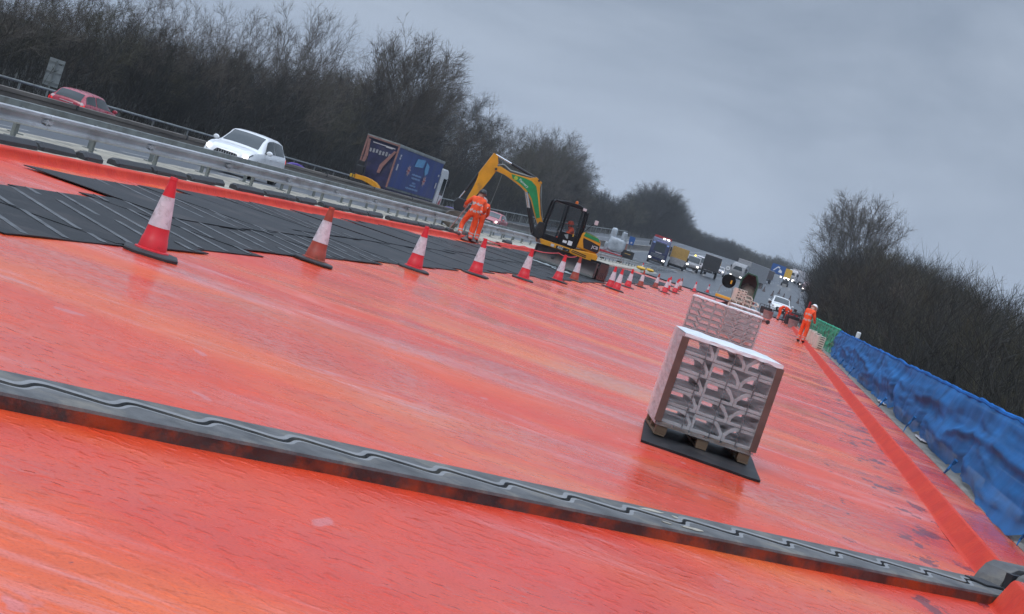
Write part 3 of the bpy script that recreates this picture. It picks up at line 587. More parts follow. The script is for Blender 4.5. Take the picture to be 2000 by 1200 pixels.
# ------------------------------------------------------------------ steel guardrail on the median
def rail_profile(x, zc, side, h=0.13):
    """box-ridged beam section seen from one side; list of (x, z)"""
    s = side
    return [(x-s*0.02, zc+0.118), (x+s*0.055, zc+0.122), (x+s*0.085, zc+0.105), (x+s*0.088, zc+0.065), (x+s*0.025, zc+0.035), (x+s*0.022, zc-0.03), (x+s*0.08, zc-0.06), (x+s*0.085, zc-0.10), (x+s*0.05, zc-0.122), (x, zc-0.115)]
def guardrail(y0, y1):
    t = thing('guardrail', 'galvanised steel guardrail on short posts along the cream median strip', 'guardrail', (-11.3, y0, 0.12))
    def beam(name, x, zc, side, mt):
        b = MB(); n = int((y1-y0)/4.8)
        for i in range(n):
            a = i*4.8; e = a+4.8
            pr = rail_profile(x, zc, side)
            off = 0.004 if i % 2 else 0.0
            b.strip([(p[0]+off*side, p[1]) for p in pr], [(p[0]-side*0.006, p[1]) for p in pr], a+0.004, e-0.004+0.0, f=lambda p, q, tt: (p, tt, q))
            b.box((x+side*0.055, e, zc), (0.06, 0.30, 0.05))
            for zz in (-0.03, 0.03):
                for yy in (-0.09, 0.09): b.box((x+side*0.09, e+yy, zc+zz), (0.02, 0.03, 0.025))
        return b.build(name, mt, t)
    beam('front_rail', 0.09, 0.345, 1, MT['steel']); beam('back_rail', -0.62, 0.39, -1, MT['steel2'])
    def back_face():
        b = MB(); n = int((y1-y0)/4.8)
        b.box((-0.60, (y1-y0)/2, 0.455), (0.04, (y1-y0)-0.4, 0.12)); return b.build('back_beam', MT['steel2'], t, bevel=0.01)
    back_face()
    pb = MB(); pb.box((0, 0, 0.20), (0.055, 0.10, 0.46)); pb.box((0.03, 0, 0.33), (0.06, 0.14, 0.10)); pb.box((0, 0, 0.008), (0.2, 0.22, 0.016))
    p0 = pb.build('post', MT['steel2'], t, bevel=0.004); p0.location = (0.02, 0.8, 0)
    n = int((y1-y0)/3.2)
    for i in range(1, min(n, 64)):
        q = p0.copy(); col.objects.link(q); q.location = (0.02, 0.8+3.2*i, 0)
    for i in range(min(n, 34)):
        q = p0.copy(); col.objects.link(q); q.location = (-0.56, 2.2+3.2*i, 0); q.rotation_euler = (0, 0, math.pi)
    return t
guardrail(3.0, 243.0)

# dark ballast blocks lying along the upstand
rb = random.Random(5)
BL = [(4.6, 6.05), (6.12, 7.45), (7.53, 8.52), (8.78, 10.30), (10.40, 11.42), (11.52, 12.30), (12.5, 13.5), (13.6, 14.5), (14.62, 15.7), (15.8, 16.55), (16.62, 17.6), (17.7, 18.5), (18.6, 19.4), (19.5, 20.3), (20.5, 21.2), (21.3, 22.2), (23.0, 24.0), (27.2, 28.4)]
words_b = ['first', 'second', 'third', 'fourth', 'fifth', 'sixth', 'seventh', 'eighth', 'ninth', 'tenth', 'eleventh', 'twelfth', 'thirteenth', 'fourteenth', 'fifteenth', 'sixteenth', 'seventeenth', 'eighteenth', 'nineteenth', 'twentieth', 'twenty-first', 'twenty-second', 'twenty-third', 'twenty-fourth']
BL2 = []
for a, e in BL:
    a, e = at(-9.76, a)[1], at(-9.76, e)[1]
    if e-a > 1.9: m2_ = a+(e-a)*rb.choice((0.36, 0.5, 0.62)); BL2 += [(a, m2_-0.03), (m2_+0.03, e-0.02)]
    else: BL2.append((a, e))
words_b = [(p+q).strip('-') for p in ('', 'twenty-', 'thirty-') for q in ('', 'first', 'second', 'third', 'fourth', 'fifth', 'sixth', 'seventh', 'eighth', 'ninth', 'tenth', 'eleventh', 'twelfth', 'thirteenth', 'fourteenth', 'fifteenth', 'sixteenth', 'seventeenth', 'eighteenth', 'nineteenth') if not (p and q.endswith('teenth')) and not (p and q in ('tenth', 'eleventh', 'twelfth'))]
words_b = words_b[1:20]+['twentieth']+[w for w in words_b if w.startswith('twenty-')]+['thirtieth']+[w for w in words_b if w.startswith('thirty-')]+['fortieth']
for i, (a, e) in enumerate(BL2):
    L_ = e-a; b = MB()
    poly = [(-0.11, 0), (0.11, 0), (0.11, 0.055), (0.045, 0.115), (-0.045, 0.115), (-0.11, 0.07)]
    c = min(0.09, L_*0.1)
    secs = [(-L_/2, 0.75), (-L_/2+c, 1.0), (0.0, 1.0), (0.001, 0.97), (L_/2-c, 0.97), (L_/2, 0.72)]
    n = len(poly)
    for y, sc in secs: b.v += [(p*sc, y, q*sc) for p, q in poly]
    for k in range(len(secs)-1): b.f += [(k*n+j, k*n+(j+1) % n, (k+1)*n+(j+1) % n, (k+1)*n+j) for j in range(n)]
    b.f += [tuple(range(n)), tuple((len(secs)-1)*n+j for j in range(n-1, -1, -1))]; b.m = [0]*len(b.f)
    o = b.build('ballast_block', MT['block'], bevel=0.008)
    o.location = (-10.29+rb.uniform(-.05, .05) - (0.12 if i % 5 == 4 else 0), (a+e)/2, 0.128); o.rotation_euler = (rb.uniform(-.01, .01), 0, rb.uniform(-.02, .02))
    tag(o, 'long dark chamfered block beside the guardrail, %s in the row from the camera end' % words_b[i], 'block', 'dark blocks laid along the median kerb')

# brownish temporary barrier between the two carriageways, post-and-rail beyond
def long_barrier():
    t = thing('temporary_barrier', 'long brown steel temporary barrier dividing the two traffic lanes', 'barrier', (0, 0, 0))
    b = MB(); n = 66
    prof = [(-0.28, 0.0), (-0.12, 0.12), (-0.10, 0.70), (-0.16, 0.74), (-0.16, 0.86), (0.16, 0.86), (0.16, 0.74), (0.10, 0.70), (0.12, 0.12), (0.28, 0.0)]
    ys = np.linspace(-4, 360, n)
    for y in ys:
        x = -24.1+curve_x(y); z = road_z(x, y)
        b.v += [(x+p, y, z+q) for p, q in prof]
    k = len(prof)
    for i in range(n-1): b.f += [(i*k+j, i*k+(j+1) % k, (i+1)*k+(j+1) % k, (i+1)*k+j) for j in range(k)]
    b.m = [0]*len(b.f)
    b.build('barrier_wall', mat('brown_barrier', (0.17, 0.145, 0.12), 0.55, var=0.3, vscale=0.8, dirt=(0.08, 0.065, 0.055), dirt_amt=0.4, stretch=(1, 0.3, 3)), t)
    for y in np.arange(0, 360, 12.0):
        x = -24.1+curve_x(y); z = road_z(x, y); c = MB(); c.box((x, y, z+0.80), (0.36, 0.16, 0.16)); c.build('joint_clamp', MT['dark'], t, bevel=0.01)
long_barrier()
def verge_rail():
    t = thing('verge_rail', 'thin weathered single rail on posts in front of the dark wood', 'railing', (0, 0, 0))
    b = MB(); pts = []
    for y in np.linspace(-4, 360, 90):
        x = -34.0+curve_x(y); pts.append((x, y, road_z(x, y)+1.18))
    b.tube(pts, 0.065, 6); b.build('rail', MT['steel2'], t, smooth=True)
    for y in np.arange(0, 360, 6.0):
        x = -34.0+curve_x(y); z = road_z(x, y); c = MB(); c.box((x, y, z+0.55), (0.08, 0.08, 1.2)); c.build('post', MT['steel2'], t)
verge_rail()
def duct():
    b = MB(); pts = []; rr = random.Random(2)
    for k in range(150):
        y = 30+k*1.1; x = -33.2+0.25*math.sin(k*0.5)
        hump = max(0, noise.noise(Vector((y*0.10, 3, 0))))**1.2
        pts.append((x+curve_x(y), y, road_z(x, y)+0.30+1.8*hump))
    b.tube(pts, 0.11, 8)
    tag(b.build('duct_pipe', MT['purple'], smooth=True), 'purple plastic duct pipe looping along the verge under the rail', 'pipe')
duct()
def road_sign_back():
    t = thing('road_sign', 'grey back of a tall road sign in front of the dark trees', 'road sign', (-36.0, 86.0, road_z(-36, 86)-0.1), R(8))
    b = MB(); b.box((0, 0, 2.15), (0.78, 0.02, 1.36)); b.build('plate', MT['signback'], t, bevel=0.004)
    b = MB(); b.tube([(0, -0.05, 0), (0, -0.05, 2.75)], 0.045, 10); b.build('pole', MT['steel2'], t, smooth=True)
    for z in (1.65, 2.15, 2.65):
        b = MB(); b.box((0, -0.03, z), (0.76, 0.03, 0.05)); b.build('bracket', MT['steel2'], t)
    b = MB(); b.box((0.2, -0.02, 2.62), (0.14, 0.012, 0.07)); b.build('sticker', MT['black'], t)
road_sign_back()

# ------------------------------------------------------------------ parapet with safety netting
b = MB()
prof = [(2.66, -0.2), (2.66, 0.155), (2.68, 0.172), (3.25, 0.19), (3.28, -0.2)]
nseg = 120; ys = np.linspace(-2, 146, nseg)
for y in ys: b.v += [(p + 0.01*noise.noise(Vector((y*2, p, 0))), y, q) for p, q in prof]
k = len(prof)
for i in range(nseg-1): b.f += [(i*k+j, i*k+(j+1) % k, (i+1)*k+(j+1) % k, (i+1)*k+j) for j in range(k)]
b.m = [0]*len(b.f)
tag(b.build('parapet_plinth', MT['concrete'], smooth=True), 'grey concrete plinth under the netted bridge railing', 'plinth')
def parapet():
    t = thing('parapet_railing', 'metal bridge railing standing behind the blue and green nets', 'railing', (3.0, 0, 0.17))
    for z in (0.30, 0.55, 0.80):
        b = MB(); b.box((0, 70, z), (0.05, 140, 0.06)); b.build('rail', MT['steel2'], t, bevel=0.008)
    b = MB(); b.box((0, 0, 0.40), (0.07, 0.09, 0.80)); b.box((0, 0, 0.01), (0.2, 0.2, 0.02)); p = b.build('post', MT['steel2'], t, bevel=0.006)
    for i in range(1, 46):
        q = p.copy(); col.objects.link(q); q.location = (0, 3.0*i, 0)
parapet()
def net(name, label, y0, y1, mts, seed, ztop=1.06, amp=1.0):
    n = int((y1-y0)/0.10); m_ = 24; b = MB()
    ties = [(y0+(y1-y0)*q) for q in np.linspace(0, 1, max(2, int((y1-y0)/5.5)))]
    def zedge(y): return ztop + 0.035*noise.noise(Vector((y*0.5, seed+1, 0))) + 0.014*noise.noise(Vector((y*2.6, seed+1, 0)))
    def fn(u, v):
        y = y0+(y1-y0)*u
        dt = min(abs(y-q) for q in ties); tie = math.exp(-(dt/0.35)**2)
        slow = noise.noise(Vector((y*0.09, seed, 0))); fold = math.sin(v*7.5+5*slow+y*0.10)*(0.5+0.5*noise.noise(Vector((y*0.13, seed+2, v))))
        fine = noise.noise(Vector((y*0.55+1.0*v, seed+3, v*5.0)))
        swag = noise.noise(Vector((y*0.12, seed+8, v*2.5)))
        ridge = 1-abs(noise.noise(Vector((y*0.10+v*0.8, seed+11, v*2.2-y*0.06))))*3.2
        crease = 1-abs(noise.noise(Vector((y*0.28-v*1.2, seed+17, v*5.0+y*0.10))))*4.0
        zb = 0.165 + 0.12*noise.noise(Vector((y*0.42, seed+5, 0))) + 0.12*max(0, noise.noise(Vector((y*1.1, seed+6, 0)))) + 0.10*tie
        zt = zedge(y)
        z = zt+(zb-zt)*v
        x = 2.92 - amp*(0.02+0.17*v*(1-0.45*v)*(1.0+0.7*swag) + 0.035*fold*min(1, v*2.5) + 0.020*fine*min(1, v*3) + 0.09*max(0, ridge)**1.5*v*(1-v)*3 + 0.03*max(0, crease)**2*min(1, v*3) + 0.016*math.sin(y*5.5+6*slow+v*2)*(1-v*0.6)*min(1, v*6)*max(0, 0.5+noise.noise(Vector((y*0.2, seed+21, 0)))))
        x += 0.12*tie*v
        if y < 26: x -= 0.20*v*v*sstep(26, 15, y)
        return (min(x, 2.93), y+0.06*fine*v, z)
    b.grid(fn, n, m_)
    o = b.build(name, mts[0], smooth='all', fix=False); tag(o, label, 'netting')
    c = MB(); pts = [(2.93+0.014*noise.noise(Vector((y*2, seed, 1))), y, zedge(y)+0.01) for y in np.linspace(y0, y1, int((y1-y0)/0.25))]
    c.tube(pts, [0.036+0.018*noise.noise(Vector((p[1]*1.7, seed+2, 0))) for p in pts], 8)
    c.build('rolled_edge', mts[1], o, smooth=True)
    rr = random.Random(seed)
    for q in ties[1:-1]:
        if rr.random() < 0.75:
            c = MB(); x = 2.72; z = rr.uniform(0.24, 0.36)
            c.tube([(x, q, z+0.10), (x-0.03, q+0.03, z+0.03), (x-0.06, q-0.03, z-0.03), (x-0.08, q+0.02, z-0.09), (x-0.10, q-0.04, 0.17)], [0.030, 0.013, 0.017, 0.010, 0.005], 6)
            c.build('knotted_tail', mts[0], o, smooth=True)
    return o
net('safety_net', 'crumpled blue debris net draped over the bridge railing', 3.0, 66.5, (MT['net_b'], MT['net_bt']), 3)
net('safety_net', 'green debris net draped over the railing beyond the blue net', 66.5, 112, (MT['net_g'], MT['net_gt']), 9, 1.10, 0.7)
# pale scraps caught under the net edge
for i, (x, y, w_, lab) in enumerate([(2.76, 19.2, 0.5, 'crumpled pale plastic scrap caught under the blue net'), (2.78, 27.5, 0.6, 'flat pale sheet scrap under the blue net hem'), (2.76, 36.5, 0.7, 'grey plastic scrap under the far part of the blue net')]):
    b = MB(); b.grid(lambda u, v: (x-0.02+0.14*v+0.03*noise.noise(Vector((u*5+i, v*5, 0))), y+w_*(u-.5)*2, 0.195+0.05*abs(noise.noise(Vector((u*4, v*6, i*3.0))))), 12, 8)
    o = b.build('plastic_scrap', MT['pale'], smooth='all', fix=False); o.modifiers.new('s', 'SOLIDIFY').thickness = 0.004
    tag(o, lab, 'scrap')

# ------------------------------------------------------------------ dark ground boards
rm = random.Random(11)
def board(kind):
    b = MB(); n = 10
    L_, W_ = 2.16, 2.46
    b.grid(lambda u, v: (L_*(u-.5), W_*(v-.5), 0.012+0.010*abs(u-.5)*2*noise.noise(Vector((u*3, v*2, kind)))), 14, 8)
    nv = len(b.v); 
    top = list(b.v); fs = list(b.f)
    b.v += [(p[0], p[1], p[2]-0.011) for p in top]; b.f += [tuple(reversed([i+nv for i in f])) for f in fs]
    nu_, nv_ = 14, 8; idx = lambda i, j: i*(nv_+1)+j
    for i in range(nu_):
        for j, fl in ((0, 0), (nv_, 1)): b.f.append((idx(i, j), idx(i+1, j), idx(i+1, j)+nv, idx(i, j)+nv))
    for j in range(nv_):
        for i in (0, nu_): b.f.append((idx(i, j), idx(i, j+1), idx(i, j+1)+nv, idx(i, j)+nv))
    b.m = [0]*len(b.f)
    if kind == 0:        # flat raised bars across the tread, coloured pale as wet glints
        dx, dy = 0.655, -0.756
        for q in np.arange(-2.45, 2.5, 0.70):
            # bar through (q, 0) along the diagonal, clipped to the board
            ts = sorted([(-L_/2+0.04-q)/dx, (L_/2-0.04-q)/dx]); us_ = sorted([(-W_/2+0.04)/dy, (W_/2-0.04)/dy])
            t0, t1 = max(ts[0], us_[0]), min(ts[1], us_[1])
            if t1-t0 < 0.25: continue
            cx, cy = q+dx*(t0+t1)/2, dy*(t0+t1)/2
            b.box((cx, cy, 0.0155), (t1-t0, 0.075, 0.008), math.atan2(dy, dx), mi=1)
    return b
protos = []
for kind in (0, 1):
    o = board(kind).build('ground_board', [MT['board_r'], MT['wet_glint']] if kind == 0 else MT['board_s'], smooth=True)
    protos.append(o)
pos = []
y = 15.2
while y < 124:
    xo = rm.uniform(-.07, .07); a = R(-3) + rm.uniform(-.025, .025)
    fx = -6.90+xo + (0.28 if 46 < y < 66 else 0) + (0.08 if y < 22 else 0)
    pos.append((fx, y, a, 0 if (y < 27 or rm.random() < 0.25) else 1))
    if y > 21.5: pos.append((fx-(1.25 if y < 29 else 1.62)+rm.uniform(-.1, .1), y+1.0+rm.uniform(-.3, .3), a+rm.uniform(-.05, .05), 1 if rm.random() < 0.8 else 0))
    y += 2.36
used = set()
for i, (x, y, a, k) in enumerate(pos):
    o = protos[k] if k not in used else protos[k].copy()
    if k in used: col.objects.link(o)
    used.add(k)
    o.location = (x, y, 0.003+0.0065*(int(y/2.36) % 2)+0.0130*(x < -7.6)); o.rotation_euler = (0, 0, a+(math.pi if rm.random() < 0.5 else 0))
    tag(o, ('dark plastic ground board with raised ribs overlapping its neighbours on the orange deck' if k == 0 else 'smooth dark ground board overlapping its neighbours on the orange deck'), 'ground board', 'dark boards covering the orange deck')

# ------------------------------------------------------------------ traffic cones
def make_cone(name, label, dirty):
    t = thing(name, label, 'traffic cone', (0, 0, 0), 0, 'traffic cones along the ground boards')
    b = MB(); q = 0.255; c = 0.10
    o8 = [(-q+c, -q), (q-c, -q), (q, -q+c), (q, q-c), (q-c, q), (-q+c, q), (-q, q-c), (-q, -q+c)]
    n = 8
    for sc, z in ((1, 0.0), (1, 0.022), (0.96, 0.034), (0.66, 0.045)): b.v += [(p*sc, r_*sc, z) for p, r_ in o8]
    for k in range(3): b.f += [(k*n+j, k*n+(j+1) % n, (k+1)*n+(j+1) % n, (k+1)*n+j) for j in range(n)]
    b.f += [tuple(range(n-1, -1, -1)), tuple(3*n+j for j in range(n))]; b.m = [0]*len(b.f)
    b.build('base', MT['block'] if not dirty else MT['dark'], t)
    rad = lambda z: 0.135 + (0.032-0.135)*(z-0.045)/(0.75-0.045)
    b = MB()
    b.lathe([(0.165, 0.043), (0.162, 0.055), (rad(0.06)+0.004, 0.062), (rad(0.16)+0.004, 0.16), (rad(0.165), 0.166), (rad(0.272), 0.272)], 28)
    b.build('body', MT['cone_brown'] if dirty else MT['cone_red'], t, smooth=True)
    b = MB(); b.lathe([(rad(0.272)+0.003, 0.272), (rad(0.565)+0.003, 0.565)], 28); b.build('reflective_sleeve', MT['sleeve'], t, smooth=True)
    b = MB(); b.lathe([(rad(0.565), 0.565), (rad(0.72), 0.72), (rad(0.72)+0.004, 0.724), (rad(0.75)+0.003, 0.75), (0.018, 0.752)], 24)
    b.build('tip', MT['cone_brown'] if dirty else MT['cone_red'], t, smooth=True)
    return t
CN = [(-5.46, 16.45, 0, 'bright red and white cone standing apart at the near corner of the ground boards'),
      (-5.59, 23.15, 1, 'grimy brown and white cone with a dirty grey base'),
      (-5.58, 29.89, 0, 'red and white cone third along from the big near cone'),
      (-5.50, 35.91, 0, 'red and white cone in front of the two workers by the bucket'),
      (-5.39, 42.33, 0, 'red and white cone beside the upper end of the dozer blade'),
      (-5.42, 49.68, 0, 'red and white cone in the middle of the dozer blade'),
      (-5.60, 55.68, 1, 'brownish cone standing before the lower end of the dozer blade'),
      (-4.98, 61.70, 0, 'red cone half hidden just past the excavator track'),
      (-4.71, 61.20, 0, 'red and white cone in front of its twin just past the excavator'),
      (-5.15, 71.90, 0, 'red cone third past the excavator track'),
      (-5.32, 81.50, 1, 'brownish cone fourth past the excavator track'),
      (-5.29, 92.22, 1, 'dull cone at the back of the far cone cluster'),
      (-4.51, 87.20, 0, 'red cone at the near end of the far cone cluster'),
      (-5.03, 99.38, 0, 'red cone hidden in the middle of the far cone cluster'),
      (-4.53, 97.39, 0, 'bright red cone standing forward in the far cone cluster'),
      (-4.97, 108.09, 0, 'wide looking red cone, doubled up in the far cluster'),
      (-5.24, 117.25, 1, 'small dull cone behind the far cluster'),
      (-4.82, 131.16, 0, 'lone small red cone near the end of the orange deck'),
      (-4.63, 154.92, 0, 'squat pale and red cone on the grey road beyond the deck'),
      (-10.45, 155.06, 0, 'little red cone by the yellow bags under the guardrail')]
clean = dirty = None
for i, (x, y, d, lab) in enumerate(CN):
    src = dirty if d else clean
    z = road_z(x, y) if y > YE else (0.128 if x < -9.9 else 0.004)
    if src is None:
        o = make_cone('traffic_cone', lab, d); o.location = (x, y, z)
        if d: dirty = o
        else: clean = o
    else: o = copy_tree(src, lab, (x, y, z))
    o.rotation_euler = (R([0.4, -1.2, 0.8, 0, 1.5, -0.6, 1.0][i % 7]), R([-0.5, 0.9, 0, -1.4, 0.6, 1.2, -0.8][i % 7]), R([20, 12, 18, 25, 10, 30, 16][i % 7]))
    o.location.z += 0.003
b = MB(); pts = []
tp = [(*at(q[0], q[1]), q[2]) for q in [(-9.0, 13.2, 0.74), (-5.30, 13.62, 0.74), (-5.35, 16.36, 0.74), (-5.36, 19.5, 0.74), (-5.36, 21.55, 0.74)]]
for (p, q) in zip(tp[:-1], tp[1:]):
    for k in range(12):
        u = k/12; pts.append((p[0]+(q[0]-p[0])*u, p[1]+(q[1]-p[1])*u, p[2]+(q[2]-p[2])*u-0.10*4*u*(1-u)*0.6))
pts.append(tp[-1])
b.tube(pts[12:], 0.011, 5); tag(b.build('barrier_tape', MT['tape'], smooth=True), 'thin red and white tape strung between the cone tips before the excavator', 'tape')

# ------------------------------------------------------------------ pallets of kerb units
def make_block(mt, deep, mirror=False):
    """hollow drainage kerb unit, section with one chamfered shoulder"""
    w, h, t = 0.280, 0.150, 0.026
    outer = [(0, 0), (w, 0), (w, h*0.30), (w*0.56, h), (0, h)]
    outer = [(0, 0), (w, 0), (w, h*0.42), (w*0.93, h*0.58), (w*0.80, h*0.88), (w*0.70, h), (0, h)]; inner = [(t*0.8, t), (w-t, t), (w-t*1.1, h*0.36), (w*0.82, h*0.55), (w*0.68, h*0.76), (w*0.54, h-t), (t*0.8, h-t)]
    if mirror: outer = [(w-p, q) for p, q in outer]; inner = [(w-p, q) for p, q in inner]
    b = MB(); n = 7
    for yy in (0, deep):
        b.v += [(p, yy, q) for p, q in outer]; b.v += [(p, yy, q) for p, q in inner]
    for j in range(n):
        k = (j+1) % n
        b.f += [(j, k, n+k, n+j), (2*n+j, 3*n+j, 3*n+k, 2*n+k), (j, 2*n+j, 2*n+k, k), (n+j, n+k, 3*n+k, 3*n+j)]
    b.m = [0]*len(b.f)
    return b
def make_pallet(name, label, w, d):
    t = thing(name, label, 'pallet')
    top = MB(); bot = MB()
    for i in range(6): top.box((-w/2+w*(i+0.5)/6, d/2, 0.112), (w/6-0.02, d, 0.018))
    top.build('top_boards', MT['wood'], t, bevel=0.002)
    for i in range(3):
        b = MB(); b.box((0, 0.05+(d-0.1)*i/2, 0.094), (w, 0.095, 0.018)); b.build('stringer_board', MT['wood'], t, bevel=0.002)
    for i in range(3):
        b = MB(); b.box((-w/2+0.05+(w-0.1)*i/2, d/2, 0.009), (0.095, d, 0.018)); b.build('bottom_board', MT['wood'], t, bevel=0.002)
    for i in range(3):
        for k in range(3):
            b = MB(); b.box((-w/2+0.055+(w-0.11)*i/2, 0.06+(d-0.12)*k/2, 0.0515), (0.10, 0.10, 0.067)); b.build('spacer', MT['wood'], t, bevel=0.003)
    return t
PW, PD = 0.86, 1.06
ROWS, RH = 5, 0.156
blk = {}
def load_pallet(loc, rz, palname, labels, film, cols=(0, 0, 1), rows=ROWS, side_film=True, edge=True, mt='kerb'):
    """labels: dict pallet, block, wrap"""
    M = Matrix.Translation(loc) @ Matrix.Rotation(rz, 4, 'Z')
    p = make_pallet(palname, labels['pallet'], PW, PD); p.location = loc; p.rotation_euler = (0, 0, rz)
    for r_ in range(rows):
        for c_, mir in enumerate(cols):
            for d_ in range(2):
                key = (mt, mir)
                if key not in blk:
                    o = make_block(MT[mt], 0.515, mir).build('kerb_unit', MT[mt], bevel=0.003); blk[key] = o
                else:
                    o = blk[key].copy(); col.objects.link(o)
                q = M @ Vector((-PW/2+0.006+c_*0.283, 0.01+d_*0.525, 0.123+r_*RH))
                o.location = q; o.rotation_euler = (0, 0, rz)
                tag(o, labels['block'], 'kerb unit', labels['group'])
    H = 0.123+rows*RH+0.006
    wr = thing('shrink_wrap', labels['wrap'], 'shrink wrap', loc, rz)
    def sheet(name, mt_, fn, nu, nv, mi=0):
        b = MB(); b.grid(fn, nu, nv); return b.build(name, mt_, wr, smooth='all', fix=False)
    e = 0.012; w2 = PW/2+e
    wob = lambda a, b_, c_: 0.006*noise.noise(Vector((a*9, b_*9, c_)))
    sheet('front_film', film, lambda u, v: (-w2+2*w2*u, -e-0.002-abs(wob(u, v, loc[1])), 0.085+(H-0.085)*v), 40, 40)
    sheet('back_film', film, lambda u, v: (-w2+2*w2*u, PD+e+abs(wob(u, v, 4)), 0.085+(H-0.085)*v), 20, 20)
    for sx in (-1, 1):
        sheet('side_film', MT['film_side'] if side_film else film, lambda u, v, sx=sx: (sx*(w2+abs(0.012*noise.noise(Vector((u*9, v*14, 7+sx))))), -e+(PD+2*e)*u, 0.085+(H-0.085)*v), 30, 40)
    def top(u, v):
        x = -w2+2*w2*u; y = -e+(PD+2*e)*v
        ed = min(u, 1-u, v*1.2, (1-v)*1.2)
        return (x, y, H+0.004+0.012*noise.noise(Vector((u*6, v*7, 3)))*min(1, ed*8)+0.010*min(1, ed*10))
    sheet('top_sheet', MT['film_w'], top, 40, 40)
    b = MB()
    b.grid(lambda u, v: ((-w2-0.004+2*(w2+0.004)*u), -e-0.010-0.005*noise.noise(Vector((u*12, v*3, 2))), H+0.006-(0.030+0.014*noise.noise(Vector((u*9, 1, loc[1]))))*v), 60, 3)
    b.build('top_fold', MT['film_w'], wr, smooth='all', fix=False)
    if edge:
        for sx in (-1, 1):
            b = MB(); b.box((sx*(w2-0.012), -e-0.006, 0.11+(H-0.13)/2), (0.062, 0.006, H-0.15)); b.box((sx*(w2+0.014), 0.018, 0.11+(H-0.13)/2), (0.006, 0.05, H-0.15)); b.build('edge_board', MT['edgeboard'], wr, bevel=0.001)
        for x in (-0.215, 0.03, 0.27):
            b = MB(); b.box((x, -e+0.004, 0.11+(H-0.11)/2), (0.013, 0.003, H-0.115)); b.box((x, PD/2, H+0.002), (0.013, PD, 0.003)); b.build('strap', MT['strap'], wr)
    return p
pa = R(8.0)
o = protos[1].copy(); o.data = o.data.copy(); col.objects.link(o); o.scale = (0.475, 0.80, 1.6); o.location = (-0.11, 16.12, 0.004); o.rotation_euler = (0, 0, R(3))
tag(o, 'small dark ground board under the wrapped pallet', 'ground board'); o['group'] = ''
del o['group']
load_pallet((-0.095, 15.97, 0.030), pa, 'wooden_pallet', dict(pallet='wooden pallet under the single wrapped load of kerb units', block='hollow beige kerb unit with a sloped shoulder wrapped on the single pallet', wrap='clear shrink wrap round the single pallet of kerb units', group='kerb units on the single pallet'), MT['film'])
for k, (x, lab) in enumerate(((-1.17, 'outer'), (-0.30, 'inner'))):
    load_pallet((x, 44.1, 0.006), R(1), 'wooden_pallet', dict(pallet='wooden pallet under the cloudy wrapped load, %s one of the touching pair' % ('roadway side' if k == 0 else 'parapet side'), block='pinkish kerb unit behind cloudy film on the %s load of the touching pair' % ('roadway side' if k == 0 else 'parapet side'), wrap='cloudy shrink wrap on the %s load of the touching pair' % ('roadway side' if k == 0 else 'parapet side'), group='kerb units on the %s pallet of the pair' % lab), MT['film_f'], cols=(0, 1, 0) if k == 0 else (0, 1, 1), side_film=False, edge=False)
b = MB(); b.box((0.18, 44.5, 0.05), (0.10, 0.7, 0.09)); tag(b.build('timber_bearer', MT['black'], bevel=0.01), 'short black bearer beside the cloudy wrapped pallets', 'bearer')
# third pallet, opened, with loose units on top
p3 = load_pallet((-0.42, 53.8, 0.006), R(1), 'wooden_pallet', dict(pallet='wooden pallet with a white sheet behind the touching pair', block='kerb unit under the white sheet behind the touching pair', wrap='white topped wrap behind the touching pair', group='kerb units on the third pallet'), MT['film_f'], side_film=False, edge=False)
rk = random.Random(8)
def loose(loc, rot, lab, grp, mt='kerb_w', mir=False, sc=1.0):
    key = (mt, mir)
    if key not in blk: blk[key] = make_block(MT[mt], 0.515, mir).build('kerb_unit', MT[mt], bevel=0.003); o = blk[key]
    else: o = blk[key].copy(); col.objects.link(o)
    o.location = loc; o.rotation_euler = rot; o.scale = (sc,)*3
    return tag(o, lab, 'kerb unit', grp)
pz = make_pallet('wooden_pallet', 'low wooden pallet carrying the loose pale kerb units', PW*1.25, PD); pz.location = (-0.62, 70.2, 0.006)
for r_ in range(7):
    for k in range(4):
        if (r_ == 6 and k in (0, 3)) or (r_ == 5 and k == 0): continue
        loose((-1.20+0.27*k+rk.uniform(-.02, .02), 70.22+rk.uniform(-.05, .05)+0.03*r_, 0.13+0.156*r_), (rk.uniform(-.05, .05) if r_ > 2 else 0, 0, rk.uniform(-.12, .12)), 'loose pale kerb unit stacked unwrapped on the low pallet behind the wrapped loads', 'loose kerb units on the low pallet')
# tall pale stack beyond it: solid-faced units with slots
def slotted(name, label, loc, rz, w, h, d, nrow, ncol, grp=None):
    t = thing(name, label, 'kerb unit', loc, rz, grp)
    b = MB(); b.box((0, 0, h/2), (w, d, h)); b.build('body', MT['kerb_w'], t, bevel=0.015)
    for i in range(nrow):
        for j in range(ncol):
            c = MB(); c.box((-w/2+w*(j+0.55)/ncol, -d/2-0.001, h*(i+0.6)/nrow), (w/ncol*0.55, 0.006, h/nrow*0.34)); c.build('slot', MT['dark'], t)
    return t
tall = [slotted('kerb_stack_unit', 'tall pale slotted unit stack standing behind the loose kerb units', (-1.05, 80.4, 0.74), R(30), 0.50, 0.60, 0.34, 5, 3)]
b = MB(); b.box((-1.05, 80.4, 0.37), (0.7, 0.8, 0.735)); tag(b.build('timber_crate', MT['wood'], bevel=0.01), 'timber crate under the tall pale slotted stack', 'crate')
for i, (x, y, lab) in enumerate(((2.46, 70.0, 'pale slotted drain unit by the parapet, closest to the blue net'), (2.46, 75.5, 'pale slotted drain unit by the parapet, middle of three'), (2.44, 81.0, 'plain pale drain unit by the parapet behind the standing worker'))):
    slotted('drain_unit', lab, (x, y, 0.155), R(16), 0.30, 0.50, 0.46, 6 if i < 2 else 1, 1 if i < 2 else 1, 'pale drain units along the parapet')

